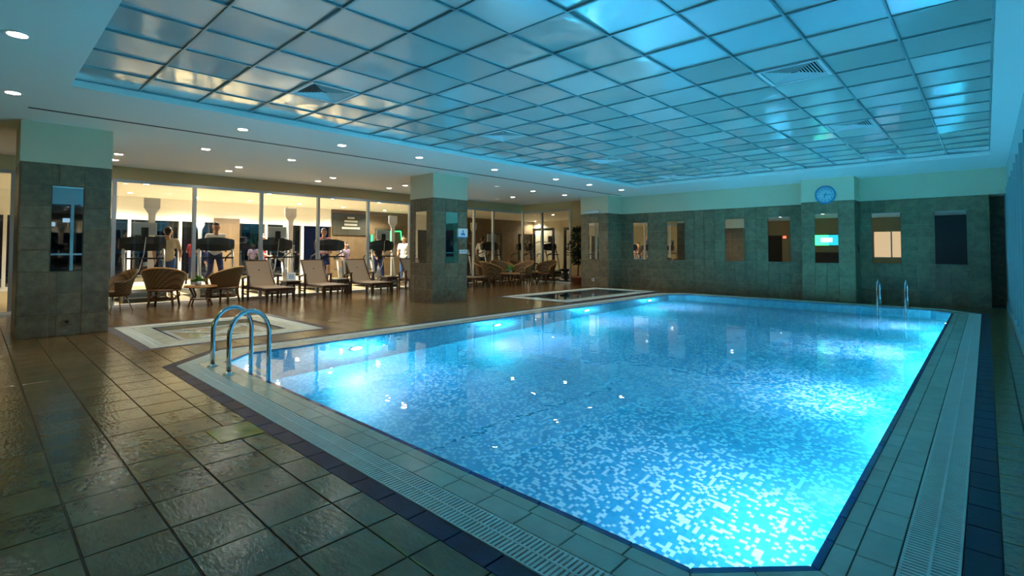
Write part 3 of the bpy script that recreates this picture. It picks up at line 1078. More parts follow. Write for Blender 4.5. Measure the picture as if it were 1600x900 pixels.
#--OBJECTS--
# ------------------------------------------------------------------ ceiling vents
def rr_frame(b, r0, r1, z0a, z0b, th=0.003):
    """square louvre ring from half-size r0 (height z0a) to r1 (height z0b)"""
    vs, fs = [], []
    for (r, z) in ((r0, z0a), (r1, z0b), (r1, z0b + th), (r0, z0a + th)):
        vs += [(-r, -r, z), (r, -r, z), (r, r, z), (-r, r, z)]
    for a in range(4):
        c = (a + 1) % 4
        for k in range(4):
            k2 = (k + 1) % 4
            fs.append((a * 4 + k, c * 4 + k, c * 4 + k2, a * 4 + k2))
    b.add(vs, fs)
def vent_proto():
    t = thing('ceiling_vent', 'x', 'vent')
    f = B()
    rr_frame(f, 0.255, 0.294, -0.010, -0.010, 0.012)
    f.build('frame', 'white_pl', t)
    for k in range(8):
        r = 0.035 + k * 0.027
        b = B()
        rr_frame(b, r, r + 0.022, 0.012, -0.006)
        b.build('louver', 'white_pl', t)
    B().box(-0.285, 0.285, -0.285, 0.285, 0.03, 0.035).build('backing', 'dark', t)
    return t
vp = None
vlab = {(-4, 1): 'square ceiling vent over the square tub', (-4, 6): 'square ceiling vent over the pool side opposite the sign column',
        (-4, 11): 'square ceiling vent in the panel row over the long tub, nearer one', (-4, 16): 'square ceiling vent over the end of the long tub',
        (3, 6): 'large square ceiling vent with open louvers over the middle of the pool', (3, 11): 'square ceiling vent past mid pool on the window side',
        (3, 16): 'square ceiling vent above the far pool ladder'}
for (i, j) in sorted(VENTS):
    loc = (GX0 + (i + 6.5) * 0.6, GY0 + (j + 2.5) * 0.6, ZG - 0.004)
    if vp is None:
        vp = vent_proto(); vp.location = loc; vp['label'] = vlab[(i, j)]; vp['group'] = 'square ceiling vents'
    else:
        dup(vp, loc, 0, vlab[(i, j)])

# ------------------------------------------------------------------ downlights
def downlight_proto(glow, name='downlight'):
    t = thing(name, 'x', 'light')
    B().lathe([(0.062, 0.0), (0.085, -0.006), (0.095, -0.004), (0.097, 0.0)], n=24).build('trim_ring', 'white_pl', t)
    B().lathe([(0.0, -0.003), (0.062, -0.003), (0.062, 0.004), (0.0, 0.004)], n=24).build('lens', glow, t)
    return t
def lamp(loc, energy, col, size=130, blend=0.8, r=0.05):
    ld = bpy.data.lights.new('downlight_lamp', 'SPOT')
    ld.energy = energy; ld.color = col; ld.spot_size = R_(size); ld.spot_blend = blend; ld.shadow_soft_size = r
    o = bpy.data.objects.new('downlight_lamp', ld)
    COL.objects.link(o)
    o.location = loc
    return o
ROWS = [
    ('round downlight in the ceiling strip along the mirror panels', 'downlights along the panel recess', 'lamp', 1.0,
     [(-5.74, 0.21), (-7.92, 0.27), (-7.89, 2.66), (-7.87, 4.21), (-7.83, 5.77), (-7.80, 7.76), (-7.74, 9.84), (-7.75, 11.30), (-7.73, 12.90)]),
    ('round downlight in the ceiling between the long dark slot and the glass', 'downlights over the lounge', 'lamp', 1.3,
     [(-9.92, 2.75), (-9.88, 4.23), (-9.80, 9.83), (-9.83, 11.39), (-9.79, 12.89)]),
    ('round downlight of the close pairs along the glass partition', 'downlight pairs by the glass', 'lamp', 1.3,
     [(-11.62, 1.80), (-12.42, 1.86), (-11.55, 3.83), (-12.30, 3.87), (-11.60, 5.98), (-12.43, 6.0), (-11.54, 8.04), (-12.36, 8.07), (-11.44, 12.23), (-12.22, 12.29)]),
]
dp = None
dp_last = None
ORD = ['first', 'second', 'third', 'fourth', 'fifth', 'sixth', 'seventh', 'eighth', 'ninth']
for lab0, grp, glow, k, pts in ROWS:
    for q, (x, y) in enumerate(pts):
        if 'panel' in grp:
            lab = 'large round downlight at the corner of the panel recess, before the tub column' if q == 0 else ('round downlight beside the panel recess, level with the tub column' if q == 1 else
                  ORD[q - 2] + ' round downlight past the tub column in the row along the panel recess')
        elif 'lounge' in grp:
            lab = ORD[q] + ' round downlight past the tub column between dark slot and glass'
        else:
            lab = ORD[q // 2] + ' close pair of round downlights past the tub column, ' + ('light away from the glass' if q % 2 == 0 else 'light next to the glass')
        if dp is None:
            dp = downlight_proto('lamp'); dp.location = (x, y, ZS); dp['label'] = lab; dp['group'] = grp
        else:
            dp_last = dup(dp, (x, y, ZS), 0, lab, grp)
        if (x, y) in ((-9.80, 9.83), (-12.22, 12.29)):        # these two barely glow
            cur = dp if dp_last is None else dp_last
            for ch in cur.children:
                if ch.name.startswith('lens'):
                    ch.data = ch.data.copy(); ch.data.materials[0] = MT['lamp_dim']
            lamp((x, y, ZS - 0.02), P_DOWN * 0.1, (1.0, 0.86, 0.66))
        else:
            lamp((x, y, ZS - 0.02), P_DOWN * k, (1.0, 0.86, 0.66))
gp = None
GYM = [(-16.45, 3.16), (-16.35, 4.93), (-16.43, 6.35), (-16.33, 6.69), (-16.40, 8.46), (-16.41, 10.30),
       (-19.37, 3.32), (-19.39, 5.12), (-19.33, 6.81), (-19.28, 8.58), (-19.40, 10.46), (-19.54, 12.53), (-15.70, 19.72), (-20.2, 23.6)]
for q, (x, y) in enumerate(GYM):
    lab = ('round gym downlight in the row over the treadmill runners' if q < 6 else 'round gym downlight in the row beside the rear gym wall' if q < 12 else 'lone round downlight at the far end of the gym')
    if gp is None:
        gp = downlight_proto('gym_lamp'); gp.location = (x, y, ZS); gp['label'] = lab; gp['group'] = 'gym downlights'
    else:
        dup(gp, (x, y, ZS), 0, lab)
    lamp((x, y, ZS - 0.02), P_GYM * (1.0 if q < 12 else 0.45), (1.0, 0.91, 0.76), 150, 0.6)

# ------------------------------------------------------------------ pool ladders
def ladder(label, x0, x1, yd, yw, top, sgn):
    """rails at x0 and x1, foot on deck at yd, going down into water at yw"""
    t = thing('pool_ladder', label, 'ladder', (x0, yd, 0), group='steel pool ladders')
    for x in (0.0, x1 - x0):
        rail = B()
        dy = yw - yd
        pts = [(x, 0, 0.0), (x, 0, top * 0.45)]
        n = 14
        for k in range(n + 1):
            a = math.pi * k / n
            pts.append((x, dy / 2 - dy / 2 * math.cos(a), top * 0.60 + (top * 0.40) * math.sin(a)))
        pts += [(x, dy, top * 0.3), (x, dy, -0.25), (x, dy, -0.95)]
        rail.tube(pts, 0.0215, 14)
        rail.build('rail', 'steel', t)
        B().lathe([(0.05, 0.0), (0.05, 0.006), (0.028, 0.014), (0.022, 0.03)], (x, 0, 0), n=20).build('foot_flange', 'steel', t)
    for z in (-0.22, -0.48, -0.74):
        B().rbox(0.02, x1 - x0 - 0.02, yw - yd - 0.035, yw - yd + 0.035, z - 0.02, z + 0.01, 0.006).build('step', 'steel', t)
    return t
ladder('chrome pool ladder at the near corner beside the square tub', -5.86, -5.38, 1.725, 2.10, 0.60, 1)
ladder('chrome pool ladder at the far end under the wall mirrors', -1.70, -1.23, 13.47, 13.09, 0.58, -1)

# ------------------------------------------------------------------ clock, signs, sockets
t = thing('wall_clock', 'round blue wall clock with twelve numerals on the pilaster', 'clock', (-2.825, PYF - 0.012, 2.555))
B().lathe([(0.0, 0.0), (0.215, 0.0), (0.225, -0.02), (0.21, -0.04), (0.188, -0.034), (0.186, -0.018), (0.0, -0.018)], axis='y', n=40).build('rim', 'clock_blue', t)
fc = B().lathe([(0.0, -0.019), (0.186, -0.019), (0.186, -0.012), (0.0, -0.012)], axis='y', n=40)
fc.f = [q[::-1] for q in fc.f]
fc.build('dial', 'clock_face', t)
for k in range(1, 13):
    cu = bpy.data.curves.new('numeral', 'FONT')
    cu.body = str(k); cu.size = 0.062; cu.align_x = 'CENTER'; cu.align_y = 'CENTER'; cu.extrude = 0.001
    tmp = bpy.data.objects.new('tmp', cu)
    me = bpy.data.meshes.new_from_object(tmp)
    bpy.data.objects.remove(tmp)
    a = R_(30 * k)
    place(me, 'numeral', 'clock_ink', t, (0.145 * math.sin(a), -0.0215, 0.145 * math.cos(a)), (math.pi / 2, 0, 0))
for nm, ang, ln, wd in (('minute_hand', 92, 0.115, 0.014), ('hour_hand', 200, 0.075, 0.018)):
    a = R_(ang)
    d = Vector((math.sin(a), 0, math.cos(a)))
    B().bar(Vector((0, -0.025, 0)) - d * 0.05, Vector((0, -0.025, 0)) + d * ln, 0.004, wd).build(nm, 'clock_ink', t)

t = thing('pool_rules_sign', 'blue and white bathing pictogram sign on the lounge column', 'sign', (-9.113, 7.985, 1.49))
B().rbox(-0.003, 0.008, -0.135, 0.165, 0, 0.225, 0.002).build('board', 'sign_white', t)
B().box(0.008, 0.0095, -0.135, 0.165, 0.0, 0.03).build('band', 'sign_blue', t)
p = B()
p.lathe([(0.0, 0.0), (0.024, 0.0), (0.024, 0.0015), (0.0, 0.0015)], (0.008, 0.015, 0.165), n=18, axis='x')
p.add([(0.0095, y + 0.015, z) for y, z in ((-0.075, 0.065), (0.075, 0.065), (0.06, 0.10), (0.03, 0.13), (-0.03, 0.13), (-0.06, 0.10))], [(0, 1, 2, 3, 4, 5)])
p.build('pictogram', 'sign_blue', t)
t = thing('notice_plate', 'small white plate under the blue pictogram sign', 'sign', (-9.113, 8.02, 1.12))
B().rbox(-0.003, 0.008, -0.125, 0.125, 0, 0.09, 0.002).build('plate', 'sign_white', t)
for z in (0.055, 0.032):
    B().box(0.008, 0.009, -0.10, 0.10, z, z + 0.008).build('text_line', 'board', t)

def socket(label, loc, rz, mat):
    t = thing('power_socket', label, 'socket', loc, rz, 'power sockets low on the columns')
    B().rbox(-0.045, 0.045, -0.012, 0.004, -0.045, 0.045, 0.004).build('plate', mat, t)
    b = B().lathe([(0.024, -0.0125), (0.024, -0.014), (0.0, -0.0125)], axis='y', n=16)
    b.f = [q[::-1] for q in b.f]
    b.build('outlet', 'black', t)
socket('dark socket plate low on the column beside the square tub', (-9.438, 0.928, 0.20), math.pi / 2, 'gym_brown')
socket('white socket plate low on the far column', (-9.425, 13.938, 0.236), 0, 'white_pl')
t = thing('emergency_light', 'slim grey box light above the tiles of the far column', 'light', (-9.42, 13.938, 2.41))
B().rbox(-0.30, 0.30, -0.07, 0.0, 0.0, 0.10, 0.012).build('casing', 'silver', t)
B().box(-0.27, 0.27, -0.072, -0.069, 0.015, 0.06).build('diffuser', 'sign_white', t)

t = thing('floor_plate', 'yellow anti-slip plate on the wet floor against the navy border', 'plate', (-3.66, 1.222, 0))
B().rbox(-0.155, 0.155, -0.135, 0.135, -0.003, 0.005, 0.002).build('plate', 'yellow', t)

# ------------------------------------------------------------------ wicker armchairs
def wicker_chair():
    t = thing('wicker_armchair', 'x', 'chair')
    # seat faces +x ; shell wraps the back (-x side)
    n, m = 26, 7
    vs, fs = [], []
    for ly, off in ((0, 0.0), (1, 0.022)):
        for i in range(n + 1):
            a = R_(68 + (360 - 136) * i / n)
            cosb = (1 - math.cos(a)) / 2          # 1 at the back, smaller at the arms
            top = 0.58 + 0.24 * max(0, cosb - 0.2) / 0.8
            for j in range(m + 1):
                h = j / m
                z = 0.36 + (top - 0.36) * h
                r = 0.27 + 0.07 * h + off * 1.0 + 0.035 * h * h * cosb
                vs.append((r * math.cos(a) * 0.98, r * math.sin(a) * 1.08, z))
    N1 = (n + 1) * (m + 1)
    def q(l, i, j): return l * N1 + i * (m + 1) + j
    for i in range(n):
        for j in range(m):
            fs.append((q(0, i, j), q(0, i, j + 1), q(0, i + 1, j + 1), q(0, i + 1, j)))
            fs.append((q(1, i, j), q(1, i + 1, j), q(1, i + 1, j + 1), q(1, i, j + 1)))
        fs.append((q(0, i, 0), q(0, i + 1, 0), q(1, i + 1, 0), q(1, i, 0)))
        fs.append((q(0, i, m), q(1, i, m), q(1, i + 1, m), q(0, i + 1, m)))
    for i in (0, n):
        for j in range(m):
            fs.append((q(0, i, j), q(1, i, j), q(1, i, j + 1), q(0, i, j + 1)))
    sh = B().add(vs, fs, True).build('woven_back', 'wicker', t)
    rim = [vs[q(0, i, m)] for i in range(n + 1)]
    rim = [(x * 1.03, y * 1.03, z) for x, y, z in rim]
    e0, e1 = rim[0], rim[-1]
    rim = [(e0[0] + 0.05, e0[1] - 0.01, e0[2] - 0.16)] + [(e0[0] + 0.045, e0[1], e0[2] - 0.04)] + rim + [(e1[0] + 0.045, e1[1], e1[2] - 0.04), (e1[0] + 0.05, e1[1] + 0.01, e1[2] - 0.16)]
    B().tube(rim, 0.02, 8).build('cane_rim', 'wicker_rim', t)
    B().lathe([(0.0, 0.33), (0.29, 0.33), (0.305, 0.35), (0.30, 0.375), (0.0, 0.395)], n=26).build('seat', 'wicker_dark', t)
    B().tube([(0.30 * math.cos(R_(a)), 0.30 * math.sin(R_(a)), 0.345) for a in range(0, 360, 15)], 0.018, 8, closed=True).build('seat_ring', 'wicker_dark', t)
    for a in (45, 135, 225, 315):
        c, s_ = math.cos(R_(a)), math.sin(R_(a))
        B().tube([(0.27 * c, 0.27 * s_, 0.35), (0.285 * c, 0.285 * s_, 0.18), (0.32 * c, 0.32 * s_, 0.0)], [0.027, 0.024, 0.022], 8).build('leg', 'wicker_dark', t)
    B().tube([(0.28 * math.cos(R_(a)), 0.28 * math.sin(R_(a)), 0.15) for a in (45, 135, 225, 315)], 0.016, 8, closed=True).build('stretcher', 'wicker_dark', t)
    for a in (0, 90, 180, 270):
        B().tube([(0.285 * math.cos(R_(a + q)), 0.285 * math.sin(R_(a + q)), 0.30 - 0.13 * abs(q) / 40) for q in (-40, -25, 0, 25, 40)], 0.011, 6).build('leg_brace', 'wicker_dark', t)
    return t
wc = wicker_chair()
wc.location = (-12.82, 2.82, 0); wc.rotation_euler = (0, 0, R_(152)); wc['label'] = 'golden wicker armchair by the glass, between rattan tub chair and plant table'; wc['group'] = 'golden wicker armchairs'
dup(wc, (-12.70, 3.95, 0), R_(222), 'golden wicker armchair by the glass, between plant table and sun loungers')
far = [((-11.95, 11.78), 75, 'first wicker armchair of the far group, next to the last lounger'),
       ((-12.75, 12.22), 15, 'wicker armchair of the far group with its back to the glass, before the plant table'),
       ((-12.80, 13.08), -10, 'wicker armchair of the far group with its back to the glass, past the plant table'),
       ((-11.80, 13.12), -100, 'wicker armchair between the two far tables'),
       ((-12.72, 13.95), 5, 'wicker armchair against the glass beside the bare far table'),
       ((-11.70, 14.28), -95, 'last wicker armchair, in front of the far glass return')]
for (x, y), a, lb in far:
    dup(wc, (x, y, 0), R_(a), lb)

def cane_table(label, loc, r=0.30, h=0.44):
    t = thing('cane_table', label, 'table', loc, 0, 'round cane coffee tables')
    B().lathe([(0.0, h - 0.02), (r - 0.01, h - 0.02), (r, h - 0.01), (r - 0.005, h), (0.0, h)], n=30).build('tabletop', 'wicker', t)
    B().tube([(r * math.cos(R_(a)), r * math.sin(R_(a)), h - 0.025) for a in range(0, 360, 15)], 0.016, 8, closed=True).build('rim', 'wicker_rim', t)
    for a in (20, 110, 200, 290):
        c, s_ = math.cos(R_(a)), math.sin(R_(a))
        B().tube([(r * 0.83 * c, r * 0.83 * s_, h - 0.03), (r * 0.5 * c, r * 0.5 * s_, h * 0.5), (r * 0.73 * c, r * 0.73 * s_, 0.12), (r * 0.9 * c, r * 0.9 * s_, 0.0)], 0.017, 8).build('leg', 'wicker_dark', t)
    B().lathe([(0.0, 0.14), (r * 0.63, 0.14), (r * 0.67, 0.15), (r * 0.63, 0.16), (0.0, 0.16)], n=24).build('shelf', 'wicker_dark', t)
    return t
def weave(m, sc):
    nt = m.node_tree
    N, L = nt.nodes, nt.links
    tc = N.new('ShaderNodeTexCoord')
    ck = N.new('ShaderNodeTexWave'); ck.bands_direction = 'Z'; ck.inputs['Scale'].default_value = sc
    c2 = N.new('ShaderNodeTexWave'); c2.bands_direction = 'DIAGONAL'; c2.inputs['Scale'].default_value = sc * 0.8
    L.new(tc.outputs['Object'], ck.inputs['Vector']); L.new(tc.outputs['Object'], c2.inputs['Vector'])
    mu = N.new('ShaderNodeMath'); mu.operation = 'MULTIPLY'
    L.new(ck.outputs['Fac'], mu.inputs[0]); L.new(c2.outputs['Fac'], mu.inputs[1])
    b = N['Principled BSDF']
    src = b.inputs['Base Color'].links[0].from_socket
    mx = N.new('ShaderNodeMix'); mx.data_type = 'RGBA'; mx.blend_type = 'MULTIPLY'
    mr = N.new('ShaderNodeMapRange'); mr.inputs['From Max'].default_value = 0.6; mr.inputs['To Min'].default_value = 1.0; mr.inputs['To Max'].default_value = 0.0
    L.new(mu.outputs[0], mr.inputs['Value']); L.new(mr.outputs[0], mx.inputs['Factor'])
    L.new(src, mx.inputs['A']); mx.inputs['B'].default_value = (0.28, 0.25, 0.22, 1)
    L.new(mx.outputs['Result'], b.inputs['Base Color'])
weave(MT['wicker'], 9.0)
weave(MT['cane_tan'], 9.0)
cane_table('round cane table with a small plant between two wicker armchairs', (-12.36, 3.38, 0))
cane_table('round cane table with a spiky plant in the far chair group', (-11.75, 12.45, 0))
cane_table('bare round cane table in front of the far glass', (-11.76, 13.71, 0), 0.22)

def leafball(seed, r, n, ln, droop, up=0.4, w=0.22):
    rr = random.Random(seed)
    b = B()
    for k in range(n):
        a = rr.uniform(0, 2 * math.pi)
        el = rr.uniform(up - 0.5, 1.35)
        d = Vector((math.cos(a) * math.cos(el), math.sin(a) * math.cos(el), math.sin(el)))
        L = ln * rr.uniform(0.6, 1.1)
        side = d.cross(Vector((0, 0, 1)))
        if side.length < 1e-3: side = Vector((1, 0, 0))
        side.normalize(); side *= L * w * 0.5
        p0 = d * r * rr.uniform(0, 0.4)
        p1 = p0 + d * L * 0.55
        p2 = p0 + d * L + Vector((0, 0, -droop * L))
        b.add([p0 - side * 0.3, p0 + side * 0.3, p1 + side, p2, p1 - side], [(0, 1, 2, 3, 4)])
    return b
def small_plant(label, loc, seed, r, ln, w, mat='leaf'):
    t = thing('potted_plant', label, 'plant', loc)
    B().lathe([(0.0, 0.0), (0.05, 0.0), (0.065, 0.09), (0.058, 0.09), (0.05, 0.075), (0.0, 0.075)], n=18).build('pot', 'white_pl', t)
    tag(leafball(seed, r, 46, ln, 0.25, 0.5, w).build('foliage', mat, t, (0, 0, 0.09)), kind='stuff')
small_plant('small bushy green plant on the near cane table', (-12.40, 3.34, 0.44), 3, 0.06, 0.16, 0.5)
small_plant('small spiky green plant on the far cane table', (-11.75, 12.45, 0.44), 5, 0.04, 0.26, 0.16)

# tub chair with steel legs, half behind the column
t = thing('tub_chair', 'tan rattan tub chair on thin steel legs beside the brown column', 'chair', (-12.50, 1.95, 0), R_(-70))
n, m = 22, 6
vs, fs = [], []
for off in (0.0, 0.02):
    for i in range(n + 1):
        a = R_(55 + 250 * i / n)
        cb = (1 - math.cos(a)) / 2
        top = 0.60 + 0.22 * max(0, (cb - 0.55) / 0.45)
        for j in range(m + 1):
            h = j / m
            r = 0.20 + 0.09 * h + off + 0.07 * h * h * max(0, cb - 0.5)
            vs.append((r * math.cos(a), r * math.sin(a) * 1.05, 0.30 + (top - 0.30) * h))
N1 = (n + 1) * (m + 1)
for i in range(n):
    for j in range(m):
        k = i * (m + 1) + j
        fs.append((k, k + 1, k + m + 2, k + m + 1))
        fs.append((N1 + k, N1 + k + m + 1, N1 + k + m + 2, N1 + k + 1))
    k = i * (m + 1) + m
    fs.append((k, N1 + k, N1 + k + m + 1, k + m + 1))
    k = i * (m + 1)
    fs.append((k, k + m + 1, N1 + k + m + 1, N1 + k))
B().add(vs, fs, True).build('shell', 'cane_tan', t)
B().lathe([(0.0, 0.29), (0.21, 0.29), (0.25, 0.36), (0.24, 0.40), (0.0, 0.41)], n=22).build('seat', 'cane_tan', t)
for a in (45, 135, 225, 315):
    c, s_ = math.cos(R_(a)), math.sin(R_(a))
    B().tube([(0.16 * c, 0.16 * s_, 0.30), (0.28 * c, 0.28 * s_, 0.0)], 0.010, 8).build('leg', 'steel', t)

# ------------------------------------------------------------------ sun loungers: foot end towards +x
def lounger():
    t = thing('sun_lounger', 'x', 'lounger')
    W = 0.30
    for s in (-1, 1):
        B().rbox(-0.75, 0.66, s * W - 0.022, s * W + 0.022, 0.27, 0.335, 0.005).build('side_rail', 'wood', t)
    B().rbox(0.62, 0.66, -W, W, 0.27, 0.335, 0.005).build('end_rail', 'wood', t)
    B().rbox(-0.75, -0.71, -W, W, 0.27, 0.335, 0.005).build('end_rail', 'wood', t)
    for s in (-1, 1):
        l = B()
        l.add([(0.585, s * W - 0.03, 0.30), (0.66, s * W - 0.03, 0.30), (0.66, s * W + 0.03, 0.30), (0.585, s * W + 0.03, 0.30),
               (0.615, s * W - 0.02, 0), (0.665, s * W - 0.02, 0), (0.665, s * W + 0.02, 0), (0.615, s * W + 0.02, 0)],
              [(0, 1, 2, 3), (7, 6, 5, 4), (0, 4, 5, 1), (1, 5, 6, 2), (2, 6, 7, 3), (3, 7, 4, 0)])
        l.build('leg', 'wood', t)
        B().rbox(-0.40, -0.35, s * (W + 0.045) - 0.022, s * (W + 0.045) + 0.022, 0.0, 0.56, 0.005).build('leg', 'wood', t)
        B().rbox(-0.74, -0.69, s * (W + 0.045) - 0.022, s * (W + 0.045) + 0.022, 0.0, 0.50, 0.005).build('leg', 'wood', t)
        B().bar((-0.76, s * (W + 0.045), 0.50), (-0.34, s * (W + 0.045), 0.57), 0.06, 0.028).build('armrest', 'wood', t)
        B().rbox(-0.72, -0.37, s * (W + 0.045) - 0.012, s * (W + 0.045) + 0.012, 0.13, 0.165, 0.003).build('stretcher', 'wood', t)
    B().rbox(-0.44, 0.62, -W + 0.02, W - 0.02, 0.325, 0.343, 0.004).build('seat_sling', 'sling', t)
    b = B()
    p0, p1 = Vector((-0.40, 0, 0.335)), Vector((-0.79, 0, 0.93))
    d = (p1 - p0).normalized()
    nn = Vector((-d.z, 0, d.x)) * 0.010
    vs = []
    for k in range(7):
        f = k / 6
        c = p0.lerp(p1, f) + Vector((-0.02, 0, -0.015)) * math.sin(math.pi * f)
        for s in (-1, 1):
            vs += [tuple(c + nn + Vector((0, s * 0.285, 0))), tuple(c - nn + Vector((0, s * 0.285, 0)))]
    fs = []
    for k in range(6):
        a = k * 4; c = a + 4
        fs += [(a, a + 2, c + 2, c), (a + 1, c + 1, c + 3, a + 3), (a, c, c + 1, a + 1), (a + 2, a + 3, c + 3, c + 2)]
    fs += [(0, 1, 3, 2), (24, 26, 27, 25)]
    b.add(vs, fs).build('back_sling', 'sling', t)
    for s in (-1, 1):
        B().bar(p0 + Vector((0, s * 0.285, 0)), p1 + Vector((0, s * 0.285, 0.01)), 0.03, 0.028).build('back_rail', 'wood', t)
    B().bar(p1 + Vector((0, -0.285, 0)), p1 + Vector((0, 0.285, 0)), 0.03, 0.03).build('top_rail', 'wood', t)
    B().bar((-0.68, 0, 0.30), (-0.66, 0, 0.72), 0.03, 0.02).build('prop', 'wood', t)
    return t
lg = lounger()
llab = ['dark wooden sun lounger with taupe sling, next to the wicker armchairs', 'sun lounger second from the wicker armchairs by the gym glass',
        'sun lounger third from the wicker armchairs, two before the sign column', 'sun lounger half hidden behind the sign column',
        'sun lounger past the sign column, next to the far wicker chairs']
for k, ((x, y), a) in enumerate((((-12.40, 4.83), 0), ((-12.42, 6.20), -2), ((-12.38, 7.48), 0), ((-12.38, 9.28), 0), ((-12.38, 11.08), 0))):
    o = lg if k == 0 else dup(lg, (0, 0, 0), 0)
    o.location = (x, y, 0); o.rotation_euler = (0, 0, R_(a)); o['label'] = llab[k]; o['group'] = 'sun loungers along the gym glass'

def side_table():
    t = thing('side_table', 'x', 'table')
    B().rbox(-0.22, 0.22, -0.20, 0.20, 0.40, 0.43, 0.006).build('tabletop', 'wood', t)
    B().rbox(-0.19, 0.19, -0.17, 0.17, 0.33, 0.40, 0.004).build('apron', 'wood', t)
    for sx in (-1, 1):
        for sy in (-1, 1):
            B().rbox(sx * 0.18 - 0.02, sx * 0.18 + 0.02, sy * 0.16 - 0.02, sy * 0.16 + 0.02, 0, 0.35, 0.004).build('leg', 'wood', t)
    return t
st = side_table()
for k, (x, y, lb) in enumerate(((-12.80, 5.50, 'low dark wooden table between the first and second sun lounger'), (-12.80, 6.84, 'low dark wooden table between the second and third sun lounger'), (-12.80, 8.38, 'low dark wooden table between the third lounger and the hidden one'))):
    o = st if k == 0 else dup(st, (0, 0, 0), 0)
    o.location = (x, y, 0); o['label'] = lb; o['group'] = 'low side tables between loungers'
t = thing('notice_card', 'white printed card standing on the table between the first two loungers', 'card', (-12.82, 5.52, 0.43), R_(0))
B().add([(0.03, -0.11, 0), (0.03, 0.11, 0), (0, 0.11, 0.2), (0, -0.11, 0.2), (-0.03, -0.11, 0), (-0.03, 0.11, 0)], [(0, 1, 2, 3), (4, 3, 2, 5)]).build('card', 'sign_white', t)
for z0 in (0.05, 0.09, 0.13):
    a = 0.03 * (1 - z0 / 0.2)
    B().add([(a + 0.0012, -0.07, z0), (a + 0.0012, 0.07, z0), (a - 0.0018, 0.07, z0 + 0.02), (a - 0.0018, -0.07, z0 + 0.02)], [(0, 1, 2, 3)]).build('print_line', 'sign_blue', t)

# tall plant beside the far column
t = thing('potted_tree', 'tall dark leafy plant in a terracotta pot beside the far column', 'plant', (-10.30, 14.30, 0))
B().lathe([(0.0, 0.0), (0.13, 0.0), (0.165, 0.25), (0.19, 0.25), (0.19, 0.31), (0.165, 0.31), (0.155, 0.27), (0.0, 0.27)], n=24).build('pot', 'terracotta', t)
B().tube([(0, 0, 0.25), (0.03, 0.01, 0.8), (-0.02, 0.02, 1.3), (0.02, 0, 1.85)], [0.025, 0.02, 0.018, 0.012], 8).build('stem', 'bark', t)
rr = random.Random(11)
fb = B()
for k in range(1100):
    z = rr.uniform(0.72, 2.02)
    R0 = 0.08 + 0.14 * math.sin(math.pi * min(1, max(0, (z - 0.6) / 1.5)))
    a = rr.uniform(0, 2 * math.pi)
    rad = R0 * math.sqrt(rr.random())
    p = Vector((rad * math.cos(a), rad * math.sin(a), z))
    d = Vector((math.cos(a), math.sin(a), rr.uniform(-0.9, 0.2))).normalized()
    s_ = d.cross(Vector((rr.uniform(-.4, .4), rr.uniform(-.4, .4), 1))).normalized() * rr.uniform(0.025, 0.042)
    L = rr.uniform(0.10, 0.17)
    fb.add([p, p + d * L * 0.5 + s_, p + d * L, p + d * L * 0.5 - s_], [(0, 1, 2, 3)])
tag(fb.build('foliage', 'leaf_dark', t), kind='stuff')

# ------------------------------------------------------------------ gym equipment (faces +x, towards the glass)
def treadmill():
    t = thing('treadmill', 'x', 'treadmill')
    B().rbox(-1.75, 0.05, -0.40, 0.40, 0.06, 0.17, 0.02).build('deck', 'charcoal', t)
    B().box(-1.70, -0.15, -0.25, 0.25, 0.17, 0.176).build('running_belt', 'rubber', t)
    hd = B()
    prof = [(-0.18, 0.0), (0.10, 0.0), (0.16, 0.10), (0.12, 0.22), (0.0, 0.29), (-0.16, 0.27)]
    n = len(prof)
    hd.add([(x, -0.41, z) for x, z in prof] + [(x, 0.41, z) for x, z in prof], [tuple(range(n)), tuple(range(2 * n - 1, n - 1, -1))] + [(i, n + i, n + (i + 1) % n, (i + 1) % n) for i in range(n)])
    hd.build('motor_hood', 'charcoal', t)
    B().box(0.158, 0.164, -0.38, 0.38, 0.10, 0.118).build('hood_trim', 'silver', t)
    for s in (-1, 1):
        B().tube([(0.06, s * 0.385, 0.12), (-0.02, s * 0.385, 0.65), (-0.16, s * 0.385, 1.22)], [0.032, 0.030, 0.028], 10).build('upright', 'silver', t)
        B().tube([(-0.14, s * 0.385, 1.14), (-0.35, s * 0.385, 1.08), (-0.62, s * 0.385, 1.00), (-0.66, s * 0.385, 0.9)], 0.021, 8).build('handrail', 'black', t)
    c = B()
    n = 10
    vs, fs = [], []
    for k in range(n + 1):
        u = k / n * 2 - 1
        x = -0.10 - 0.10 * u * u
        zt = 1.52 - 0.06 * u * u
        zb = 1.17 + 0.03 * u * u
        vs += [(x, u * 0.45, zt), (x + 0.03, u * 0.45, (zt + zb) / 2), (x - 0.02, u * 0.45, zb), (x - 0.09, u * 0.45, zb + 0.02), (x - 0.12, u * 0.45, zt - 0.02)]
    for k in range(n):
        for i in range(5):
            a, bq = k * 5 + i, k * 5 + (i + 1) % 5
            fs.append((a, a + 5, bq + 5, bq))
    fs += [(0, 1, 2, 3, 4), tuple(n * 5 + i for i in (4, 3, 2, 1, 0))]
    c.add(vs, fs).build('console', 'black', t)
    B().box(-0.07, 0.03, -0.36, 0.36, 0.98, 1.02).build('crossbar', 'black', t)
    mo = B().rbox(-0.17, -0.09, -0.24, 0.24, 1.54, 1.84, 0.02).build('monitor', 'silver', t)
    B().box(-0.173, -0.17, -0.21, 0.21, 1.57, 1.81).build('screen', 'black', mo)
    B().rbox(-0.095, -0.06, -0.07, 0.07, 1.46, 1.72, 0.01).build('monitor_bracket', 'black', t)
    B().tube([(-0.05, 0.02, 1.50), (-0.03, -0.02, 1.1), (0.05, -0.12, 0.72), (0.10, -0.30, 0.45)], 0.009, 6).build('cable', 'silver', t)
    return t
tm = treadmill()
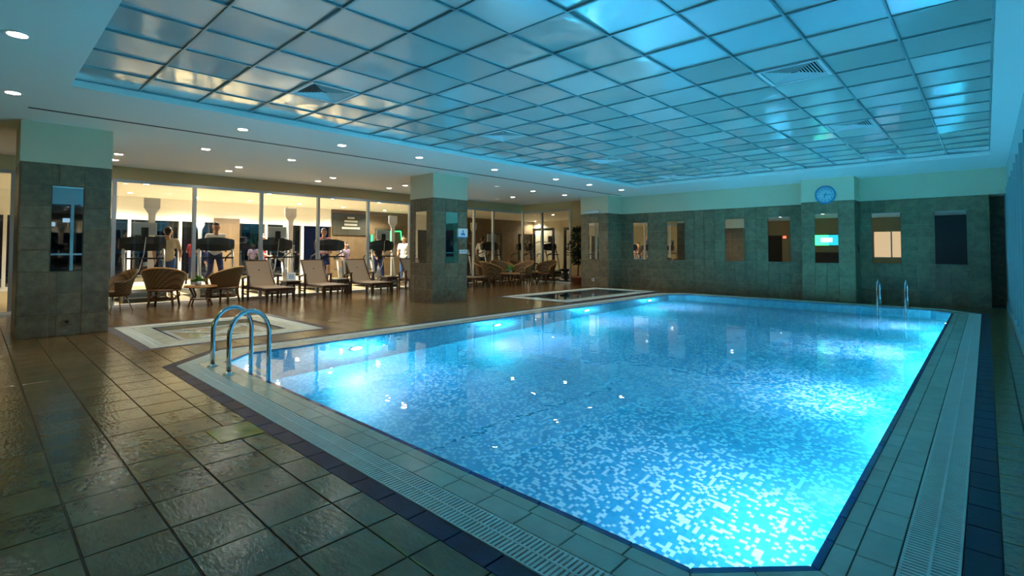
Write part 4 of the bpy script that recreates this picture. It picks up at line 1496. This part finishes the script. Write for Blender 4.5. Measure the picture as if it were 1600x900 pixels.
tlab = ['treadmill with a screen behind the rattan tub chair', 'treadmill behind the plant table, white shirted runner on it', 'treadmill behind the first sun lounger',
        'treadmill used by the person in the pink striped shirt', 'treadmill behind the third sun lounger, nearest the sign column']
for k, y in enumerate((2.735, 4.25, 5.77, 7.36, 9.13)):
    o = tm if k == 0 else dup(tm, (0, 0, 0), 0)
    o.location = (-14.2, y, 0); o['label'] = tlab[k]; o['group'] = 'treadmills facing the pool'
    if k in (1, 3):
        for ch in list(o.children):
            if ch.name.startswith(('monitor', 'cable')):
                for g in list(ch.children):
                    bpy.data.objects.remove(g)
                bpy.data.objects.remove(ch)
for k, (x, y) in enumerate(((-14.2, 10.9), (-14.2, 12.5), (-14.2, 14.1), (-14.3, 16.3), (-14.3, 18.0), (-11.6, 17.3), (-12.8, 17.3), (-10.4, 17.3), (-14.2, 1.2), (-14.2, -0.4))):
    a = 0 if x < -14 else R_(-90)
    dup(tm, (x, y, 0), a, 'treadmill in the dark far part of the gym past the sign column' if y > 5 else 'treadmill in the gym seen left of the brown tub column', 'treadmills in the far gym')

def bike():
    t = thing('exercise_bike', 'x', 'exercise bike')
    B().rbox(-0.55, 0.45, -0.06, 0.06, 0.03, 0.10, 0.01).build('base_beam', 'charcoal', t)
    for x in (-0.5, 0.4):
        B().tube([(x, -0.25, 0.035), (x, 0.25, 0.035)], 0.035, 8).build('foot_bar', 'black', t)
    B().lathe([(0.0, -0.05), (0.22, -0.05), (0.24, -0.02), (0.24, 0.02), (0.22, 0.05), (0.0, 0.05)], (0.2, 0, 0.36), axis='y', n=24).build('flywheel', 'charcoal', t)
    B().tube([(-0.05, 0, 0.08), (-0.25, 0, 0.85)], 0.03, 8).build('seat_post', 'silver', t)
    B().ball((-0.27, 0, 0.90), 0.13, 14, 8, (1.1, 0.85, 0.4)).build('saddle', 'black', t)
    B().tube([(0.25, 0, 0.35), (0.38, 0, 1.12)], 0.035, 8).build('handle_post', 'silver', t)
    B().tube([(0.12, -0.22, 1.15), (0.34, -0.22, 1.12), (0.38, 0, 1.12), (0.34, 0.22, 1.12), (0.12, 0.22, 1.15)], 0.017, 8).build('handlebar', 'black', t)
    B().rbox(0.36, 0.44, -0.14, 0.14, 1.14, 1.36, 0.01).build('display', 'charcoal', t)
    for s in (-1, 1):
        B().bar((0.0 + s * 0.1, s * 0.07, 0.36 - s * 0.12), (0.0 + s * 0.1, s * 0.17, 0.36 - s * 0.12), 0.08, 0.03).build('pedal', 'black', t)
    return t
bk = bike()
for k, (x, y, a) in enumerate(((-17.0, 10.5, 10), (-17.0, 11.9, 10), (-17.0, 13.3, 10), (-17.6, 16.4, 10), (-17.6, 9.4, 0), (-12.4, 20.6, -60), (-11.0, 20.9, -60), (-17.0, 7.1, 0))):
    o = bk if k == 0 else dup(bk, (0, 0, 0), 0)
    o.location = (x, y, 0); o.rotation_euler = (0, 0, R_(a)); o['label'] = 'dark upright exercise bike in the rear rows of the gym'; o['group'] = 'exercise bikes in the gym'

def sign_post(label, y, x=-16.0, zt=2.56):
    t = thing('sign_stand', label, 'sign stand', (x, y, 0), 0, 'white sign stands in the gym')
    B().rbox(-0.02, 0.02, -0.18, 0.18, zt - 0.27, zt, 0.006).build('board', 'white_pl', t)
    b = B()
    pr = [(0.17, zt - 0.27), (0.075, zt - 0.42), (0.065, 0.03)]
    vs = []
    for wd, z in pr:
        vs += [(-0.02, -wd, z), (0.02, -wd, z), (0.02, wd, z), (-0.02, wd, z)]
    fs = [(3, 2, 1, 0), (8, 9, 10, 11)]
    for k in range(2):
        for i in range(4):
            j = (i + 1) % 4
            fs.append((k * 4 + i, k * 4 + j, k * 4 + 4 + j, k * 4 + 4 + i))
    fs = [q[::-1] for q in fs]
    b.add(vs, fs).build('post', 'white_pl', t)
    B().rbox(-0.15, 0.15, -0.2, 0.2, 0, 0.03, 0.005).build('foot_plate', 'white_pl', t)
sign_post('white board on a tapered stand behind the first treadmill', 3.21)
sign_post('white board on a tapered stand behind the first sun lounger', 6.85, zt=2.52)
sign_post('white board on a tapered stand beside the sign column', 10.62, zt=2.46)
sign_post('white board on a tapered stand past the sign column', 15.3, x=-16.7, zt=2.42)

# lettered board, neon, lockers and hanging bags
t = thing('notice_board', 'dark board with four rows of white lettering on the brown gym wall', 'board', (XGB + 0.025, 11.55, 1.99))
B().rbox(0.0, 0.04, -0.95, 0.75, -0.15, 0.80, 0.01).build('panel', 'board', t)
for z, hw in ((0.58, 0.16), (0.43, 0.30), (0.28, 0.30), (0.13, 0.42)):
    y = -hw
    rr = random.Random(int(z * 100))
    ln = B()
    while y < hw:
        wd = rr.uniform(0.03, 0.055)
        ln.box(0.04, 0.044, y - 0.1, y + wd - 0.1, z, z + 0.085)
        y += wd + 0.018
    ln.build('lettering', 'ink_white', t)
t = thing('neon_sign', 'green glowing neon outline sign on the brown gym wall', 'sign', (XGB + 0.02, 13.45, 1.57))
B().rbox(0.0, 0.04, -0.75, 0.75, -0.06, 0.62, 0.01).build('backing', 'board', t)
B().tube([(0.06, -0.65, 0.0), (0.06, -0.65, 0.5), (0.06, -0.2, 0.5)], 0.022, 8).build('left_tube', 'neon_green', t)
B().tube([(0.06, 0.05, 0.0), (0.06, 0.05, 0.5), (0.06, 0.62, 0.52), (0.06, 0.66, 0.1)], 0.022, 8).build('right_tube', 'neon_green', t)
t = thing('neon_tube', 'short green glowing tube beside the neon sign', 'sign', (XGB + 0.02, 12.5, 1.3))
B().rbox(0, 0.05, -0.08, 0.08, 0, 0.62, 0.01).build('casing', 'board', t)
B().box(0.05, 0.056, -0.05, 0.05, 0.03, 0.59).build('glow_panel', 'neon_green', t)

# dark cabinets along the far gym wall
for k in range(4):
    t = thing('equipment_cabinet', 'tall dark cabinet in a row against the gym end wall', 'cabinet', (-10.2 - k * 1.3, YGE - 0.35, 0), 0, 'dark cabinets on the gym end wall')
    B().rbox(-0.6, 0.6, -0.3, 0.3, 0, 1.75, 0.01).build('body', 'charcoal', t)
    for s in (-1, 1):
        d = B().rbox(s * 0.3 - 0.28, s * 0.3 + 0.28, -0.32, -0.3, 0.05, 1.7, 0.004).build('door', 'black', t)
        B().rbox(s * 0.06 - 0.01, s * 0.06 + 0.01, -0.345, -0.32, 0.85, 1.05, 0.004).build('handle', 'silver', d)
# weights rack in front of the far glass return
for k, (x, y) in enumerate(((-12.9, 15.6), (-11.4, 15.7), (-18.7, 14.6), (-18.7, 16.6), (-18.7, 18.6), (-18.5, 20.8))):
    t = thing('cable_machine', 'tall dark cable weight machine ' + ('behind the far glass return' if k < 2 else 'standing along the brown gym wall'), 'gym machine', (x, y, 0), 0 if k < 2 else R_(90), 'cable machines at the glass return' if k < 2 else 'cable machines along the brown wall')
    for s in (-1, 1):
        B().rbox(s * 0.5 - 0.04, s * 0.5 + 0.04, -0.05, 0.05, 0, 2.05, 0.008).build('post', 'charcoal', t)
    B().rbox(-0.54, 0.54, -0.05, 0.05, 1.98, 2.08, 0.008).build('top_beam', 'charcoal', t)
    B().rbox(-0.54, 0.54, -0.35, 0.35, 0, 0.06, 0.008).build('base', 'charcoal', t)
    for q in range(9):
        B().rbox(-0.22, 0.22, -0.09, 0.09, 0.08 + q * 0.06, 0.132 + q * 0.06, 0.004).build('weight_plate', 'black', t)
    B().tube([(0, 0, 0.62), (0, 0, 1.98)], 0.012, 6).build('cable', 'silver', t)
    B().tube([(-0.3, -0.12, 1.5), (0, -0.12, 1.56), (0.3, -0.12, 1.5)], 0.016, 8).build('pull_bar', 'silver', t)
    B().rbox(-0.2, 0.2, -0.75, -0.35, 0.42, 0.50, 0.02).build('seat_pad', 'rubber', t)
    B().tube([(0, -0.55, 0.05), (0, -0.55, 0.43)], 0.03, 8).build('seat_post', 'charcoal', t)

# ------------------------------------------------------------------ people in the gym
def blob(parts, name, voxel, mat, parent):
    """tapered capsules melted into one closed surface"""
    b = B()
    for p0, r0, p1, r1 in parts:
        p0, p1 = Vector(p0), Vector(p1)
        b.ball(p0, r0, 12, 8); b.ball(p1, r1, 12, 8)
        if (p1 - p0).length > 1e-4:
            b.tube([p0, p1], [r0, r1], 12)
    me = b.mesh(name)
    o = bpy.data.objects.new('tmp', me)
    COL.objects.link(o)
    md = o.modifiers.new('r', 'REMESH')
    md.mode = 'VOXEL'; md.voxel_size = voxel; md.use_smooth_shade = True
    sm = o.modifiers.new('s', 'SMOOTH'); sm.iterations = 3; sm.factor = 0.5
    dg = bpy.context.evaluated_depsgraph_get()
    ev = bpy.data.meshes.new_from_object(o.evaluated_get(dg))
    bpy.data.objects.remove(o)
    ev.name = name
    return place(ev, name, mat, parent)

def person(label, loc, rz, h, pose, shirt, legs, shoe, hair=None, shorts=False, hairstyle='short'):
    t = thing('person', label, 'person', loc, R_(rz), 'people exercising in the gym')
    s = h / 1.75
    V = lambda x, y, z: Vector((x * s, y * s, z * s))
    lean = 0.04 if pose == 'run' else 0.0
    hipz = 0.93
    hip = {k: V(0, k * 0.09, hipz) for k in (-1, 1)}
    if pose == 'run':
        kn = {1: V(0.20, 0.095, 0.53), -1: V(-0.06, -0.09, 0.48)}
        an = {1: V(0.15, 0.10, 0.11), -1: V(-0.38, -0.09, 0.28)}
        fd = {1: V(0.17, 0, -0.015), -1: V(0.10, 0, -0.14)}
        el = {1: V(-0.20, 0.27, 1.14), -1: V(0.08, -0.26, 1.13)}
        wr = {1: V(0.02, 0.24, 1.05), -1: V(0.27, -0.19, 1.24)}
    elif pose == 'walk':
        kn = {1: V(0.14, 0.095, 0.50), -1: V(-0.04, -0.095, 0.49)}
        an = {1: V(0.20, 0.095, 0.09), -1: V(-0.22, -0.095, 0.13)}
        fd = {1: V(0.16, 0, 0.0), -1: V(0.13, 0, -0.045)}
        el = {1: V(-0.10, 0.27, 1.14), -1: V(0.08, -0.27, 1.14)}
        wr = {1: V(0.05, 0.27, 0.93), -1: V(0.24, -0.24, 0.98)}
    else:
        kn = {k: V(0.02, k * 0.10, 0.50) for k in (-1, 1)}
        an = {k: V(0.0, k * 0.11, 0.09) for k in (-1, 1)}
        fd = {k: V(0.16, 0, -0.008) for k in (-1, 1)}
        el = {k: V(-0.03, k * 0.27, 1.14) for k in (-1, 1)}
        wr = {1: V(0.08, 0.26, 0.90), -1: V(0.22, -0.16, 1.02)}
    sh = {k: V(lean * 1.2, k * 0.185, 1.42) for k in (-1, 1)}
    neck0, neck1 = V(lean * 1.3, 0, 1.45), V(lean * 1.5 + 0.015, 0, 1.54)
    hd = V(lean * 1.6 + 0.02, 0, 1.645)
    # skin: one surface with head, face, arms, hands, legs
    P = [(neck0, 0.062 * s, neck1, 0.055 * s), (V(lean, 0, 1.36), 0.10 * s, V(0, 0, 1.0), 0.10 * s),
         (hd + V(-0.012, 0, 0.025), 0.092 * s, hd + V(0.012, 0, 0.0), 0.086 * s), (hd + V(0.02, 0, -0.04), 0.068 * s, hd + V(0.042, 0, -0.082), 0.040 * s),
         (hd + V(0.092, 0, 0.005), 0.011 * s, hd + V(0.112, 0, -0.022), 0.015 * s), (hd + V(0.082, -0.018, -0.058), 0.010 * s, hd + V(0.082, 0.018, -0.058), 0.010 * s)]
    for k in (-1, 1):
        P += [(hd + V(-0.005, k * 0.088, 0.015), 0.018 * s, hd + V(-0.008, k * 0.09, -0.025), 0.013 * s)]
        P += [(sh[k], 0.055 * s, el[k], 0.042 * s), (el[k], 0.042 * s, wr[k], 0.027 * s)]
        P += [(hip[k], 0.085 * s, kn[k], 0.055 * s), (kn[k], 0.054 * s, (kn[k] * 0.65 + an[k] * 0.35), 0.056 * s), ((kn[k] * 0.65 + an[k] * 0.35), 0.056 * s, an[k], 0.036 * s), (an[k], 0.04 * s, an[k] + fd[k] * s, 0.03 * s)]
        d = (wr[k] - el[k]).normalized()
        sd = d.cross(Vector((0, 0, 1)))
        if sd.length < 0.1: sd = Vector((1, 0, 0))
        sd.normalize()
        up = sd.cross(d)
        palm = wr[k] + d * 0.075 * s
        P += [(wr[k] + d * 0.02 * s + up * 0.012 * s, 0.022 * s, palm + up * 0.022 * s, 0.018 * s), (wr[k] + d * 0.02 * s - up * 0.012 * s, 0.022 * s, palm - up * 0.022 * s, 0.018 * s)]
        for q, fl in enumerate((0.062, 0.074, 0.070, 0.055)):
            b0 = palm + up * (0.030 - 0.020 * q) * s
            m1 = b0 + d * fl * 0.55 * s
            P += [(b0, 0.010 * s, m1, 0.0095 * s), (m1, 0.0095 * s, m1 + (d * 0.35 - sd * k * 0.35).normalized() * fl * 0.5 * s, 0.009 * s)]
        th = wr[k] + d * 0.03 * s + up * 0.028 * s
        P += [(th, 0.013 * s, th + (d + up * 0.9).normalized() * 0.04 * s, 0.011 * s), (th + (d + up * 0.9).normalized() * 0.04 * s, 0.011 * s, th + (d * 1.5 + up * 0.9).normalized() * 0.07 * s, 0.0095 * s)]
    blob(P, 'body', 0.0105, 'skin', t)
    # shirt
    Q = [(V(lean, 0.075, 1.30), 0.115 * s, V(lean, -0.075, 1.30), 0.115 * s), (V(lean * 0.5, 0.06, 1.12), 0.105 * s, V(lean * 0.5, -0.06, 1.12), 0.105 * s), (V(0, 0.07, 0.96), 0.115 * s, V(0, -0.07, 0.96), 0.115 * s),
         (V(lean, 0, 1.30), 0.125 * s, V(0, 0, 0.97), 0.12 * s), (V(lean, 0.15, 1.42), 0.062 * s, V(lean, -0.15, 1.42), 0.062 * s), (V(lean, 0.1, 1.36), 0.1 * s, V(lean, -0.1, 1.36), 0.1 * s)]
    for k in (-1, 1):
        Q += [(sh[k], 0.068 * s, sh[k].lerp(el[k], 0.62), 0.062 * s)]
    blob(Q, 'shirt', 0.014, shirt, t)
    L = [(V(0, 0.08, 0.95), 0.110 * s, V(0, -0.08, 0.95), 0.110 * s)]
    for k in (-1, 1):
        if shorts:
            L += [(hip[k], 0.108 * s, hip[k].lerp(kn[k], 0.75), 0.085 * s)]
        else:
            L += [(hip[k], 0.100 * s, kn[k], 0.068 * s), (kn[k], 0.068 * s, an[k], 0.052 * s)]
    blob(L, 'shorts' if shorts else 'trousers', 0.014, legs, t)
    for k in (-1, 1):
        f = an[k] + V(0, 0, -0.05)
        blob([(f + fd[k] * s * -0.25, 0.046 * s, f + fd[k] * s * 0.6, 0.044 * s), (f + fd[k] * s * 0.6, 0.044 * s, f + fd[k] * s * 1.05, 0.034 * s), (an[k], 0.044 * s, f, 0.045 * s)], 'shoe', 0.011, shoe, t)
    H = [(hd + V(-0.03, 0, 0.05), 0.088 * s, hd + V(-0.012, 0, 0.062), 0.085 * s), (hd + V(-0.05, 0, 0.0), 0.072 * s, hd + V(-0.045, 0, -0.03), 0.06 * s)]
    if hairstyle == 'long':
        H += [(hd + V(-0.07, 0, 0.0), 0.07 * s, hd + V(-0.10, 0, -0.18), 0.05 * s)]
    blob(H, 'hair', 0.012, hair or 'hair', t)
    for k in (-1, 1):
        B().ball(hd + V(0.086, k * 0.032, 0.012), 0.011 * s, 8, 6).build('eye', 'black', t)
    return t
def cloth(nm, col, **kw):
    MT[nm] = M(nm, col, 0.8, **kw)
cloth('cream_cloth', (0.60, 0.50, 0.36)); cloth('white_cloth', (0.75, 0.74, 0.74)); cloth('red_cloth', (0.42, 0.03, 0.03))
cloth('navy_cloth', (0.015, 0.03, 0.14)); cloth('denim', (0.05, 0.12, 0.32)); cloth('black_cloth', (0.012, 0.012, 0.014)); cloth('lilac_cloth', (0.38, 0.28, 0.42))
def stripes(nm, a, c, scale):
    m = M(nm, a, 0.8)
    nt = m.node_tree
    w_ = nt.nodes.new('ShaderNodeTexWave'); w_.bands_direction = 'Z'; w_.inputs['Scale'].default_value = scale
    g = nt.nodes.new('ShaderNodeNewGeometry')
    r = nt.nodes.new('ShaderNodeValToRGB')
    r.color_ramp.interpolation = 'CONSTANT'
    r.color_ramp.elements[0].color = (*a, 1); r.color_ramp.elements[1].color = (*c, 1); r.color_ramp.elements[1].position = 0.5
    nt.links.new(g.outputs['Position'], w_.inputs['Vector']); nt.links.new(w_.outputs['Fac'], r.inputs['Fac'])
    nt.links.new(r.outputs[0], nt.nodes['Principled BSDF'].inputs['Base Color'])
    MT[nm] = m
stripes('pink_stripe', (0.62, 0.20, 0.30), (0.75, 0.62, 0.66), 2.6)
stripes('red_plaid', (0.40, 0.04, 0.03), (0.55, 0.40, 0.30), 5.0)
person('person in a cream shirt and blue jeans between the first treadmills', (-15.3, 3.42, 0), 160, 1.76, 'walk', 'cream_cloth', 'denim', 'white_cloth')
person('person in a white shirt running on the second treadmill', (-15.0, 4.42, 0.178), 0, 1.72, 'run', 'white_cloth', 'navy_cloth', 'black_cloth')
person('person in a red shirt and blue trousers behind the first sun lounger', (-16.9, 6.35, 0), 60, 1.70, 'stand', 'red_cloth', 'navy_cloth', 'black_cloth')
person('person in a pink striped shirt and navy shorts running on a treadmill', (-15.0, 7.42, 0.178), 0, 1.66, 'run', 'pink_stripe', 'navy_cloth', 'white_cloth', shorts=True)
person('person in a lilac top standing behind the third sun lounger', (-16.4, 8.95, 0), 20, 1.45, 'stand', 'lilac_cloth', 'black_cloth', 'white_cloth', hairstyle='long')
person('person in a black shirt in front of the green neon sign', (-15.6, 9.75, 0), 0, 1.74, 'walk', 'black_cloth', 'navy_cloth', 'black_cloth')
person('person in a white shirt partly hidden by the sign column', (-16.4, 11.40, 0), -60, 1.72, 'stand', 'white_cloth', 'denim', 'black_cloth')
person('person in a white shirt and black trousers past the sign column', (-15.7, 14.9, 0), 120, 1.76, 'stand', 'white_cloth', 'black_cloth', 'black_cloth')
person('person in a red checked shirt beside the brown tub column', (-15.3, 2.05, 0), 30, 1.62, 'stand', 'red_plaid', 'denim', 'white_cloth')

# ------------------------------------------------------------------ city outside the window wall
rr = random.Random(21)
for k in range(7):
    y = -14 + k * 9
    hgt = rr.uniform(4, 11)
    x = 34 + rr.uniform(0, 14)
    t = thing('city_building', 'dark distant building with a few lit windows outside the window wall', 'building', (x, y, -14), 0, 'distant night buildings')
    B().box(-3, 3, -3.5, 3.5, 0, 14 + hgt).box(-3.15, 3.15, -3.65, 3.65, 14 + hgt, 14.4 + hgt).build('block', 'charcoal', t)
    for q in range(7):
        yy, zz = rr.uniform(-3, 2.6), rr.uniform(9, 13 + hgt)
        B().box(-3.06, -3.0, yy, yy + 0.5, zz, zz + 0.35).build('window_offscreen', 'city', t)
